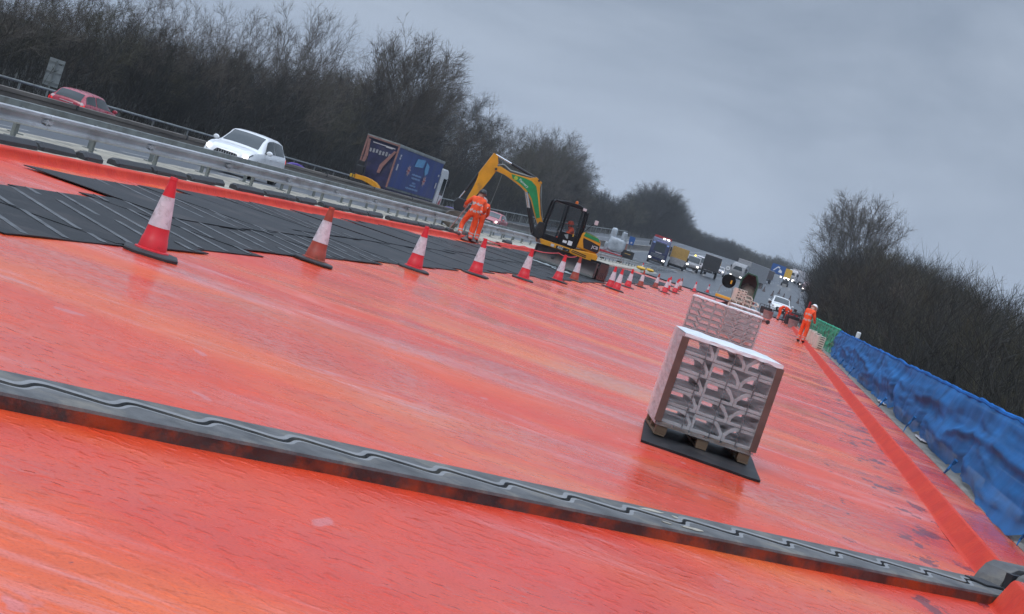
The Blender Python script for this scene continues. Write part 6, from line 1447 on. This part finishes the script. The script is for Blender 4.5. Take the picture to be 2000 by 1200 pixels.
# sheeted grey machine on a red frame beyond the guardrail
def sheeted():
    x, y = -12.7, 149.4; t = thing('sheeted_equipment', 'pale grey sheeted equipment with two upright horns on a red frame', 'equipment', (x, y, ground_at(x, y)), R(4))
    b = MB()
    def lump(c, d, seed):
        def fn(u, v):
            a, p = u*2*math.pi, (v-.5)*math.pi; q = Vector((math.cos(a)*math.cos(p), math.sin(a)*math.cos(p), math.sin(p)))
            q = Vector([math.copysign(abs(k)**0.45, k) for k in q]); n_ = 1+0.14*noise.noise(q*2.5+Vector((seed, 0, 0)))
            return (c[0]+q.x*d[0]/2*n_, c[1]+q.y*d[1]/2*n_, c[2]+q.z*d[2]/2*n_)
        b.grid(fn, 24, 14)
    lump((0.05, 0, 1.55), (1.35, 0.9, 1.15), 1); lump((-0.42, 0, 2.42), (0.50, 0.55, 0.85), 2); lump((0.46, 0, 2.40), (0.44, 0.55, 0.75), 3); lump((-0.7, 0, 1.25), (0.35, 0.5, 0.7), 4)
    b.build('sheeting', MT['greysheet'], t, smooth='all', fix=False)
    b = MB(); b.box((-0.2, 0, 0.75), (2.0, 0.9, 0.26)); b.box((-1.1, 0, 0.6), (0.2, 0.9, 0.5)); b.build('red_frame', MT['redm'], t, bevel=0.03)
    wheels_row(t, (-0.7, 0.7), (0.0,), 0.32)
sheeted()
t = thing('marker_post', 'pinkish marker post between the sheeted equipment and the blue sign', 'post', (-12.1, 153, ground_at(-12.1, 153)))
b = MB(); b.tube([(0, 0, 0), (0, 0, 1.9)], 0.06, 10); b.build('post', MT['salmon'], t, smooth=True); b = MB(); b.lathe([(0.07, 1.9), (0.09, 2.0), (0.05, 2.15)], 10); b.build('top', MT['pale'], t, smooth=True)
t = thing('plastic_marker', 'white capped blue marker just behind the blue net', 'post', (3.75, 70.0, -1.0))
b = MB(); b.tube([(0, 0, 0), (0, 0, 2.02)], 0.07, 10); b.build('post', MT['signblue'], t, smooth=True); b = MB(); b.lathe([(0.085, 2.02), (0.085, 2.22), (0.06, 2.25)], 12); b.build('cap', MT['white'], t, smooth=True)
def bag(x, y, z, label, s=1.0):
    b = MB()
    b.grid(lambda u, v: (lambda a, p: (s*0.30*math.cos(a)*abs(math.cos(p))**.6*math.copysign(1, math.cos(p)), s*0.2*math.sin(a)*math.cos(p), s*0.10*math.sin(p)*(1+0.3*noise.noise(Vector((u*5, v*5, x))))+s*0.1))(u*2*math.pi, (v-.5)*math.pi), 18, 10)
    tag(b.build('sandbag', MT['signyel'], smooth='all', fix=False, loc=(x, y, z)), label, 'sandbag')
bag(-10.1, 149.0, 0.128, 'plump yellow sandbag under the guardrail', 1.35); bag(-10.05, 160, 0.128, 'flatter yellow sandbag second along under the guardrail', 1.2)
t = thing('cutter_box', 'yellow topped black machine box under the guardrail', 'machine', (-10.45, 106.5, 0.128), R(10))
b = MB(); b.box((0, 0, 0.17), (0.75, 0.5, 0.30)); b.build('body', MT['black'], t, bevel=0.03); b = MB(); b.box((0, 0, 0.38), (0.8, 0.5, 0.16)); b.build('lid', MT['ochre'], t, bevel=0.03)
# green rimmed hopper with grout, dark reel on a yellow stand
def hopper():
    t = thing('grout_hopper', 'tall green rimmed hopper with a grey lined open front', 'hopper', (-1.10, 110, 0.0), R(-2)); t.scale = (1.1, 1.1, 1.1)
    oc = [(-0.48, 0.15), (0.48, 0.15), (0.48, 1.72), (0.26, 2.14), (-0.26, 2.16), (-0.48, 1.74)]
    inn = [(p*0.86, 0.15+(q-0.15)*0.93+0.06) for p, q in oc]
    b = MB(); n = 6
    for y in (0.0, 0.9): b.v += [(p, y, q) for p, q in oc]; b.v += [(p, y, q) for p, q in inn]
    for j in range(n):
        k = (j+1) % n
        b.f += [(j, k, n+k, n+j), (2*n+j, 3*n+j, 3*n+k, 2*n+k), (j, 2*n+j, 2*n+k, k), (n+j, n+k, 3*n+k, 3*n+j)]
    b.m = [0]*len(b.f); b.build('shell', MT['hopgreen'], t, bevel=0.015)
    b = MB(); b.prism(inn, 0.72, 0.78); b.build('back_wall', mat('rusty_lining', (0.055, 0.03, 0.025), 0.7, var=0.3), t)
    b = MB(); b.grid(lambda u, v: ((u-.5)*0.80, 0.10+0.58*v, 0.2+1.35*v**0.6+0.06*noise.noise(Vector((u*4, v*4, 1)))-0.2*(2*abs(u-.5))**2), 14, 14); b.build('grout', MT['hopin'], t, smooth='all', fix=False)
    b = MB(); b.strip([(-0.48, 0.9), (-0.75, 0.35), (-1.25, 0.12)], [(-0.48, 0.02), (-0.75, 0.01), (-1.25, 0.0)], 0.05, 0.85, f=lambda p, q, tt: (p, tt, q)); b.build('spill_chute', MT['brown'], t, bevel=0.02)
    for sx in (-0.4, 0.4):
        b = MB(); b.box((sx, 0.45, 0.08), (0.1, 0.9, 0.16)); b.build('skid', MT['dark'], t)
hopper()
def reel():
    t = thing('hose_reel', 'round black reel with a yellow sticker on a wire stand beside the hopper', 'reel', (-2.28, 110, 0.0), R(-4))
    b = MB(); b.lathe([(0.05, -0.13), (0.40, -0.13), (0.41, -0.11), (0.34, -0.09), (0.34, 0.09), (0.41, 0.11), (0.40, 0.13), (0.05, 0.13)], 32, axis='y', c=(0, 0, 1.52)); b.build('drum', MT['void'], t, smooth=True)
    b = MB(); b.box((0.17, -0.135, 1.50), (0.09, 0.006, 0.22)); b.build('sticker', MT['signyel'], t)
    b = MB()
    for sx in (-0.42, 0.42): b.tube([(sx, 0, 0.55), (sx*0.9, 0, 1.1), (sx*0.15, 0.0, 1.52)], 0.018, 6); b.tube([(sx, 0, 0.55), (sx*1.05, -0.25, 0)], 0.02, 6); b.tube([(sx, 0, 0.55), (sx*1.05, 0.25, 0)], 0.02, 6)
    b.build('stand', MT['steel2'], t, smooth=True)
    b = MB(); b.box((-0.02, 0, 0.52), (0.95, 0.35, 0.17)); b.build('tray', MT['signyel'], t, bevel=0.03)
reel()
# tools and machines round the bent worker
def barrow(x, y, rz, mt, label):
    t = thing('wheelbarrow', label, 'wheelbarrow', (*at(x, y), 0.0 if at(x, y)[1] < YE else ground_at(*at(x, y))), rz)
    b = MB(); b.prism([(-0.45, 0.62), (-0.32, 0.36), (0.30, 0.34), (0.55, 0.66)], -0.30, 0.30, axis='y', f=lambda p, q, tt: (tt, p, q)); b.build('tray', mt, t, bevel=0.03)
    b = MB(); b.lathe([(0.05, -0.05), (0.20, -0.04), (0.20, 0.04), (0.05, 0.05)], 16, axis='x', c=(0, 0.62, 0.20)); b.build('wheel', MT['tyre'], t, smooth=True)
    for sx in (-0.24, 0.24):
        b = MB(); b.tube([(sx*0.4, 0.6, 0.22), (sx, -0.3, 0.40), (sx, -0.95, 0.58)], 0.02, 6); b.tube([(sx, -0.3, 0.38), (sx, -0.42, 0.0)], 0.018, 6); b.build('handle', MT['dark'], t, smooth=True)
barrow(2.35, 53.4, R(60), MT['redm'], 'red wheelbarrow beside the bent worker'); barrow(-0.9, 57.5, R(-20), MT['redm'], 'dark red wheelbarrow behind the loose kerb units')
def generator(x, y, rz, mt, label, s=1.0):
    t = thing('generator', label, 'generator', (*at(x, y), 0.0 if at(x, y)[1] < YE else ground_at(*at(x, y))), rz); t.scale = (s,)*3
    b = MB(); b.box((0, 0, 0.46), (0.8, 0.55, 0.5)); b.build('body', mt, t, bevel=0.05)
    b = MB()
    for sx in (-.46, .46):
        for sy in (-.32, .32): b.tube([(sx, sy, 0), (sx, sy, 0.85)], 0.02, 6)
    for sy in (-.32, .32): b.tube([(-.46, sy, 0.85), (.46, sy, 0.85)], 0.02, 6); b.tube([(-.46, sy, 0.1), (.46, sy, 0.1)], 0.02, 6)
    b.build('frame', MT['black'], t, smooth=True)
    b = MB(); b.lathe([(0.0, -.03), (0.13, -.02), (0.13, .02), (0, .03)], 14, axis='y', c=(0.1, -0.29, 0.5)); b.build('cover', MT['black'], t, smooth=True)
generator(2.05, 51.5, R(20), MT['dark'], 'dark generator on the deck between the red barrow and the standing worker'); generator(0.4, 55.2, R(-30), MT['black'], 'black generator at the kerb unit end of the work spot', 0.9)
generator(2.2, 58.0, R(15), MT['redm'], 'red cased machine at the end of the deck', 1.1)
def mixer(x, y, label):
    t = thing('mixing_tub', label, 'tub', (*at(x, y), 0))
    b = MB(); b.lathe([(0.0, 0.0), (0.26, 0.0), (0.33, 0.5), (0.35, 0.52), (0.30, 0.5), (0.24, 0.06), (0, 0.06)], 20); b.build('tub', MT['grey'], t, smooth=True)
    b = MB(); b.tube([(0.05, 0, 0.1), (-0.1, 0.05, 1.05)], 0.025, 8); b.box((-0.12, 0.05, 1.1), (0.2, 0.15, 0.16)); b.build('mixer', MT['dark'], t)
mixer(2.1, 49.5, 'grey mixing tub behind the standing worker'); mixer(0.55, 51.0, 'grey mixing tub near the black ended pipes')
for i, (dx, lab) in enumerate(((0, 'salmon timber with a black end lying on the deck, upper of two'), (0.28, 'salmon timber with a black end lying on the deck, lower of two'))):
    t = thing('capped_timber', lab, 'timber', (0.30+dx, 99.5-0.9*i, 0.0), R(12))
    b = MB(); b.box((0, 0.5, 0.10), (0.16, 1.0, 0.13)); b.build('timber', MT['salmon'], t, bevel=0.01); b = MB(); b.lathe([(0.0, -0.12), (0.11, -0.11), (0.11, 0.02), (0, 0.02)], 14, axis='y', c=(0, 0, 0.11)); b.build('cap', MT['black'], t, smooth=True)
t = thing('red_post', 'dark red post standing at the far end of the parapet', 'post', (2.85, 118.5, 0.18)); b = MB(); b.tube([(0, 0, 0), (0, 0, 1.75)], 0.07, 10); b.build('shaft', MT['redm'], t, smooth=True); b = MB(); b.box((0, 0, 0.03), (0.3, 0.3, 0.06)); b.build('foot', MT['dark'], t)
for i, (x, y, w_, h_, lab) in enumerate(((3.3, 117, 0.5, 1.5, 'tall dark machine at the parapet end beside the red post'), (3.2, 113, 0.35, 0.8, 'short dark machine leaning by the green net'))):
    t = thing('compactor', lab, 'machine', (x, y, 0.15), R(10*i)); b = MB(); b.box((0, 0, h_*0.35), (w_, w_, h_*0.5), taper=0.8); b.build('body', MT['black'], t, bevel=0.04); b = MB(); b.tube([(0, 0, h_*0.6), (0.05, -0.15, h_), (0.3, -0.2, h_*1.02)], 0.03, 8); b.build('handle', MT['dark'], t, smooth=True); b = MB(); b.box((0, 0, 0.05), (w_*1.2, w_*1.1, 0.09)); b.build('plate', MT['dark'], t, bevel=0.01)
rq = random.Random(21)
for k in range(14):
    loose((-0.6+1.6*rq.random(), 124+11*rq.random(), 0.0), (0, 0, rq.uniform(0, 3)), 'pinkish kerb unit lying loose on the deck before the white pickup', 'kerb units scattered before the pickup', mt='kerb', mir=bool(k % 2))
for k in range(9):
    x, y = -5.2+1.0*k+rq.uniform(-.3, .3), 285+rq.uniform(-14, 30)
    t = thing('small_cone', 'small dark cone dotted across the empty grey road', 'cone', (x+2, y, ground_at(x+2, y)+0.002), 0, 'dark cones on the empty road')
    b = MB(); b.lathe([(0.26, 0.03), (0.10, 0.45), (0.07, 0.85), (0.0, 0.86)], 12); b.build('body', MT['brown'], t, smooth=True); b = MB(); b.box((0, 0, 0.018), (0.62, 0.62, 0.036)); b.build('base', MT['black'], t, bevel=0.01)
for k in range(5):
    x, y = 3.4+0.37*k, 200+rq.uniform(-2, 2)
    o = slotted('plastic_block', 'black plastic block in the low heap on the road beyond the pickup', (x, y, ground_at(x, y)), rq.uniform(0, 3), 0.4, 0.3, 0.3, 1, 2, 'black blocks beyond the pickup'); 
    for c_ in kids(o): c_.data.materials[0] = MT['black']

# ------------------------------------------------------------------ bare winter trees
def seg_mesh(name, segs, mt):
    """segs: list of (p0, p1, r0, r1); three-sided tapered prisms built in one go"""
    A = np.array([s[0] for s in segs], float); B_ = np.array([s[1] for s in segs], float); ra = np.array([s[2] for s in segs]); rb_ = np.array([s[3] for s in segs])
    d = B_-A; d /= np.maximum(np.linalg.norm(d, axis=1, keepdims=True), 1e-9)
    up = np.tile(np.array([[0.31, 0.17, 0.93]]), (len(d), 1)); u = np.cross(d, up); u /= np.maximum(np.linalg.norm(u, axis=1, keepdims=True), 1e-9); w = np.cross(d, u)
    V = np.zeros((len(segs), 6, 3))
    for k in range(3):
        c, s = math.cos(2.0944*k), math.sin(2.0944*k); o = u*c+w*s
        V[:, k] = A+o*ra[:, None]; V[:, 3+k] = B_+o*rb_[:, None]
    n = len(segs); base = np.arange(n)[:, None]*6
    F = np.stack([np.stack([base[:, 0]+k, base[:, 0]+(k+1) % 3, base[:, 0]+3+(k+1) % 3, base[:, 0]+3+k], 1) for k in range(3)], 1).reshape(-1)
    me = bpy.data.meshes.new(name); me.vertices.add(n*6); me.vertices.foreach_set('co', V.reshape(-1))
    me.loops.add(len(F)); me.loops.foreach_set('vertex_index', F.astype(np.int32)); me.polygons.add(n*3)
    me.polygons.foreach_set('loop_start', np.arange(0, n*12, 4, dtype=np.int32)); me.polygons.foreach_set('loop_total', np.full(n*3, 4, dtype=np.int32))
    me.update(calc_edges=True); me.validate(); me.materials.append(mt)
    return me
def grow(seed, H=10.0, bole=0.24, nlimb=14, wide=0.36, dens=1.0, tw=0.0075, low=0.30):
    """bare deciduous tree: ascending limbs reaching for a domed crown, three orders of finer branches"""
    rr = random.Random(seed); trunk, crown_s = [], []
    def shoot(p, d, L_, r, n, j, lift, store):
        pts = [(p.copy(), d.copy(), r)]
        for i in range(n):
            d = (d+Vector((rr.gauss(0, j), rr.gauss(0, j), rr.gauss(0, j)))+Vector((0, 0, lift))).normalized()
            q = p+d*(L_/n); r2 = max(tw*0.5, r*(1-0.75/n)); store.append((tuple(p), tuple(q), r, r2)); p, r = q, r2; pts.append((p.copy(), d.copy(), r))
        return pts
    def side(d, a):
        ax = Vector((rr.gauss(0, 1), rr.gauss(0, 1), rr.gauss(0, 1))); ax = (ax-d*ax.dot(d)).normalized(); return (d*math.cos(a)+ax*math.sin(a)).normalized()
    def along(pts, f):
        k = f*(len(pts)-1); i = min(len(pts)-2, int(k)); t = k-i
        return pts[i][0].lerp(pts[i+1][0], t), pts[i][1].lerp(pts[i+1][1], t).normalized(), pts[i][2]*(1-t)+pts[i+1][2]*t
    lead = shoot(Vector((0, 0, -0.4)), Vector((rr.gauss(0, .03), rr.gauss(0, .03), 1)).normalized(), H*0.56, H*0.0145, 6, 0.05, 0.04, trunk)
    cz = H*(low+0.97)/2; rz = H*(0.97-low)/2*0.86; limbs = []
    for k in range(nlimb):
        u = 1-(k+0.5)/nlimb*1.55; u = max(-0.55, u); a = 2.39996*k+rr.uniform(-.35, .35); s = math.sqrt(1-u*u)
        q = rr.uniform(0.80, 1.0); T = Vector((math.cos(a)*s*H*wide*q, math.sin(a)*s*H*wide*q, cz+u*rz*q))
        f = min(0.98, max(bole/0.56, (T.z/H-0.22)/0.60)); p, d, r = along(lead, f*rr.uniform(0.85, 1.0))
        ctl = p.lerp(T, 0.45)+Vector((math.cos(a)*s, math.sin(a)*s, 0))*H*0.05*rr.uniform(-0.2, 1.0)-Vector((0, 0, H*0.03*s))
        n = 8; pts = []; r0_ = r*rr.uniform(0.30, 0.46); prev = p
        for i in range(n+1):
            t = i/n; pos = p*(1-t)**2+ctl*2*t*(1-t)+T*t*t + (Vector((rr.gauss(0, 1), rr.gauss(0, 1), rr.gauss(0, 1)))*H*0.007 if 0 < i else Vector())
            dd = ((ctl-p)*(1-t)+(T-ctl)*t).normalized(); pts.append((pos, dd, max(tw*1.3, r0_*(1-0.8*t))))
        for i in range(n): trunk.append((tuple(pts[i][0]), tuple(pts[i+1][0]), pts[i][2], pts[i+1][2]))
        limbs.append(pts)
    for lb in limbs:
        for _ in range(int(13*dens)):
            f = rr.uniform(0.25, 1.0); p, d, r = along(lb, f); nd = side(d, rr.uniform(0.30, 0.80)); nd.z += 0.04; nd.normalize()
            b2 = shoot(p, nd, H*rr.uniform(0.09, 0.17)*(1.3-0.5*f), max(tw*1.6, r*0.55), 5, 0.09, 0.03, crown_s)
            for _ in range(int(8*dens)):
                p2, d2, r2 = along(b2, rr.uniform(0.15, 1.0)); n2 = side(d2, rr.uniform(0.35, 0.90)); n2.z += 0.04; n2.normalize()
                b3 = shoot(p2, n2, H*rr.uniform(0.045, 0.085), max(tw*1.1, r2*0.6), 3, 0.09, 0.015, crown_s)
                for _ in range(int(4*dens)):
                    p3, d3, r3 = along(b3, rr.uniform(0.2, 1.0)); n3 = side(d3, rr.uniform(0.35, 0.90)); n3.z += 0.03; n3.normalize()
                    shoot(p3, n3, H*rr.uniform(0.022, 0.048), tw, 2, 0.08, 0.01, crown_s)
    zt = float(np.percentile([s[1][2] for s in crown_s], 99.3)); k = H/zt
    sc = lambda L_: [(tuple(x*k for x in a), tuple(x*k for x in c), r0_, r1_) for a, c, r0_, r1_ in L_]
    return sc(trunk), sc(crown_s)
TREE = []
specs = [(1, 0.22, 15, 0.36, 0.85, 'twig', .30), (2, 0.26, 13, 0.30, 0.85, 'twig', .34), (3, 0.16, 16, 0.40, 0.95, 'twig_o', .22), (4, 0.28, 12, 0.25, 0.80, 'twig', .34), (5, 0.10, 18, 0.40, 1.1, 'twig_d', .10), (6, 0.14, 16, 0.32, 1.0, 'twig_o', .16), (11, 0.20, 30, 0.37, 1.05, 'twig', .24)]
for sd_, cr_, nl, sp, bu, mt_, lw_ in specs:
    a, c = grow(sd_, 10.0, cr_, nl, sp, bu, low=lw_, tw=0.009 if sd_ == 11 else 0.0068)
    TREE.append((seg_mesh('trunk', a, MT['bark']), seg_mesh('crown', c, MT[mt_])))
def tree(x, y, h, kind, label, group=None, widen=1.0, z=None, name='bare_tree'):
    t = thing(name, label, 'tree', (x, y, (terrain_z(x, y) if z is None else z)), random.Random(x*7+y).uniform(0, 6.28), group)
    s = h/10.0; t.scale = (s*widen, s*widen, s)
    for nm, me in zip(('trunk', 'crown'), TREE[kind]):
        o = bpy.data.objects.new(nm, me); col.objects.link(o); o.parent = t
    return t
# tree line traced from image pixels: bearing in degrees from the deck axis and the slope up to the crown tops
LINE_L = [(-25.14, 0.0366), (-23.69, 0.0416), (-22.21, 0.0453), (-20.69, 0.0491), (-19.45, 0.0511), (-18.61, 0.0492), (-17.92, 0.0554), (-16.94, 0.0551), (-16.16, 0.0656), (-15.41, 0.0695), (-14.73, 0.0685), (-14.02, 0.057), (-13.37, 0.0666), (-12.47, 0.0712), (-11.59, 0.0686), (-10.79, 0.0487), (-10.29, 0.0531), (-9.36, 0.0441), (-8.75, 0.0427), (-8.01, 0.0476), (-7.37, 0.0491), (-6.7, 0.0407), (-6.07, 0.0255), (-5.66, 0.0258), (-5.06, 0.0247), (-4.67, 0.0308), (-4.42, 0.0351), (-4.01, 0.0396), (-3.42, 0.0351), (-2.84, 0.0225), (-2.24, 0.0216), (-1.34, 0.022), (-0.64, 0.0203), (0.31, 0.0221), (1.39, 0.0212), (4, 0.021)]
LINE_R = [(-2, 0.028), (1.13, 0.0307), (1.38, 0.0365), (1.85, 0.0355), (3.81, 0.0426), (4.14, 0.0425), (4.93, 0.0429), (5.74, 0.0419), (6.47, 0.0368), (6.87, 0.0364), (7.41, 0.0367), (8.37, 0.0353), (20, 0.03)]
def top_z(x, y, line): return 1.476+math.hypot(x, y)*float(np.interp(math.degrees(math.atan2(x, y)), [q[0] for q in line], [q[1] for q in line]))
# left bank: skyline trees (position on the bank and height of the crown top above the deck)
SKY = [(-24.6, -38, 0, 7.0, None), (-23.4, -41, 1, 7.5, None), (-22.2, -39, 2, 7.0, None), (-21.1, -40, 0, 7.5, None), (-20.0, -39, 1, 6.0, None), (-18.95, -40, 0, 5.5, None), (-17.9, -39, 0, 6.0, 'narrow bare tree breaking the skyline above the white car'), (-16.95, -41, 1, 6.0, None), (-16.05, -40, 0, 7.5, 'tall bare fan shaped tree in the group between the white car and the lorry'), (-15.2, -42, 1, 7.5, 'tall bare tree touching the fan shaped one, nearer the lorry'), (-13.35, -41, 1, 7.5, 'bare tree leaning against the big rounded one above the lorry'), (-12.4, -39, 6, 10.5, 'big rounded bare tree standing clear above the blue lorry'), (-11.5, -43, 3, 6.0, None), (-10.3, -38, 1, 6.5, 'slim pale bare tree in the gap above the yellow boom'), (-9.4, -41, 3, 6.0, None), (-8.75, -39, 3, 5.5, None), (-8.05, -40, 1, 6.5, None), (-7.35, -39, 0, 9.0, 'broad bare tree above the excavator cab'), (-6.6, -38, 1, 6.5, None), (-5.7, -38, 4, 7, None), (-5.05, -38, 4, 8, 'dense dark tree on the far skyline'), (-4.05, -38, 0, 10.5, 'feathery bare tree on the far skyline beside the dense dark one'), (-3.45, -38, 5, 8, None)]
for bear, x, k, wd, lab in SKY:
    y = -x/math.tan(math.radians(-bear)); y = min(y, 480)
    if y >= 300: x = y*math.tan(math.radians(bear))
    g = terrain_z(x, y); h = max(4.0, top_z(x, y, LINE_L)*1.015-g)
    tree(x, y, h, k, lab or 'bare winter tree in the dense row along the far side of the road', None if lab else 'bare trees along the road bank', widen=wd/(h*0.78))
rt = random.Random(77)
n = 0
for k in range(600):
    if n >= 112: break
    y = at(-38, rt.uniform(12, 150) if n % 3 else rt.uniform(12, 80))[1]
    x = rt.uniform(-55, -37.5)+curve_x(y)
    g = terrain_z(x, y); h = (top_z(x, y, LINE_L)-g)*rt.uniform(0.45, 0.80)
    if h < 3.0: continue
    tree(x, y, h, rt.choice([0, 1, 2, 3, 4, 5, 4, 5]), 'bare winter tree in the dense row along the far side of the road', 'bare trees along the road bank', widen=rt.uniform(0.9, 1.25)); n += 1
n = 0
for k in range(400):
    if n >= 76: break
    y = rt.uniform(300, 760); x = rt.uniform(-62, -37.5)+curve_x(y)
    if k % 3 == 0: y = rt.uniform(620, 780); x = rt.uniform(-60, 20)+curve_x(y)
    h = (top_z(x, y, LINE_L)-terrain_z(x, y))*rt.uniform(0.82, 1.03)
    if h < 2.5 or h > 20: continue
    tree(x, y, h, rt.choice([2, 4, 5, 4]), 'dense bare tree in the far wood where the road bends away', 'trees of the far wood', widen=min(2.2, rt.uniform(1.1, 1.4)*max(1, 8/h))); n += 1
# far side at the end of the valley and parapet side
RSKY = [(9.3, 245, 17.6, 6, 'large rounded bare tree rising above the thicket beyond the parapet', 0.86)]
for x, y, zt, k, lab, wd in RSKY:
    g = terrain_z(x, y); tree(x, y, zt-g, k, lab, None, wd)
ry = [2.365*q for q in (14, 22, 28, 33, 42, 50, 61, 70, 82, 95, 110, 130)]; rz_ = [1.2, 2.4, 3.1, 3.8, 4.8, 6.6, 7.4, 8.4, 9.6, 10.6, 12, 13]
n = 0
for k in range(300):
    if n >= 78: break
    y = rt.uniform(24, 310); x = rt.uniform(6.5, 18) + max(0, (y-215)*0.045)
    g = terrain_z(x, y); zt = top_z(x, y, LINE_R)*rt.uniform(0.80, 1.03)
    h = zt-g
    if h < 3 or h > 22: continue
    tree(x, y, h, rt.choice([2, 4, 5, 4, 5, 2, 3]), 'bare brown tree in the dark thicket beyond the netted parapet', 'trees beyond the parapet', widen=rt.uniform(0.8, 1.15)); n += 1
# undergrowth: upright stems too many to count
def thicket(name, label, region, count, hfun, seed, mt):
    rr = random.Random(seed); S_ = []
    for _ in range(count):
        x, y = region(rr); z = terrain_z(x, y)-0.1; h = hfun(x, y)*rr.uniform(0.45, 1.0); p = Vector((x, y, z)); d = Vector((rr.gauss(0, .22), rr.gauss(0, .22), 1)).normalized(); r = 0.012+0.004*h*rr.random()
        for i in range(4):
            q = p+d*(h/4); S_.append((tuple(p), tuple(q), r, r*0.8)); r *= 0.8
            for _k in range(3):
                dd = (d*0.8+Vector((rr.gauss(0, .55), rr.gauss(0, .55), rr.gauss(0.25, .3)))).normalized(); L_ = h*rr.uniform(.10, .26); e = q+dd*L_
                S_.append((tuple(q), tuple(e), r*0.55, 0.007))
                d3 = (dd+Vector((rr.gauss(0, .6), rr.gauss(0, .6), .2))).normalized(); S_.append((tuple(q.lerp(e, .55)), tuple(q.lerp(e, .55)+d3*L_*.6), 0.008, 0.005))
            p = q; d = (d+Vector((rr.gauss(0, .15), rr.gauss(0, .15), .1))).normalized()
    me = seg_mesh(name, S_, mt); o = bpy.data.objects.new(name, me); col.objects.link(o)
    tag(o, label, 'undergrowth', kind='stuff'); return o
def reg_l(rr):
    y = rr.uniform(40, 460); return (rr.uniform(-54, -36.2)+curve_x(y), y)
thicket('undergrowth', 'dense bare brown undergrowth filling the bank under the trees by the road', reg_l, 13000, lambda x, y: max(1.5, min(5.0, 0.6*(top_z(x, y, LINE_L)-terrain_z(x, y)))), 3, MT['twig_d'])
def reg_f(rr):
    y = rr.uniform(400, 790); return (rr.uniform(-60, -36.2 if y < 640 else 15)+curve_x(y), y)
thicket('undergrowth', 'dense dark scrub under the far wood where the road bends away', reg_f, 9000, lambda x, y: max(1.5, 0.85*(top_z(x, y, LINE_L)-terrain_z(x, y))), 5, MT['twig_d'])
def reg_r(rr):
    y = rr.uniform(14, 300); return (rr.uniform(5.0, 18)+max(0, (y-215)*.045), y)
thicket('undergrowth', 'dense dark scrub filling the slope below the netted parapet', reg_r, 10000, lambda x, y: max(1.0, top_z(x, y, LINE_R)*0.80-terrain_z(x, y)), 4, MT['twig_d'])

# ------------------------------------------------------------------ damp air between here and the far wood
HZ = bpy.data.materials.new('damp_air'); HZ.use_nodes = True; HZ.node_tree.nodes.clear()
hv = HZ.node_tree.nodes.new('ShaderNodeVolumePrincipled'); ho = HZ.node_tree.nodes.new('ShaderNodeOutputMaterial')
hv.inputs['Color'].default_value = (0.86, 0.92, 1.0, 1); hv.inputs['Density'].default_value = 0.00025; hv.inputs['Anisotropy'].default_value = 0.2
HZ.node_tree.links.new(hv.outputs[0], ho.inputs['Volume'])
b = MB(); b.box((0, 1260, 35), (3200, 2900, 100)); tag(b.build('haze', HZ), kind='stuff')
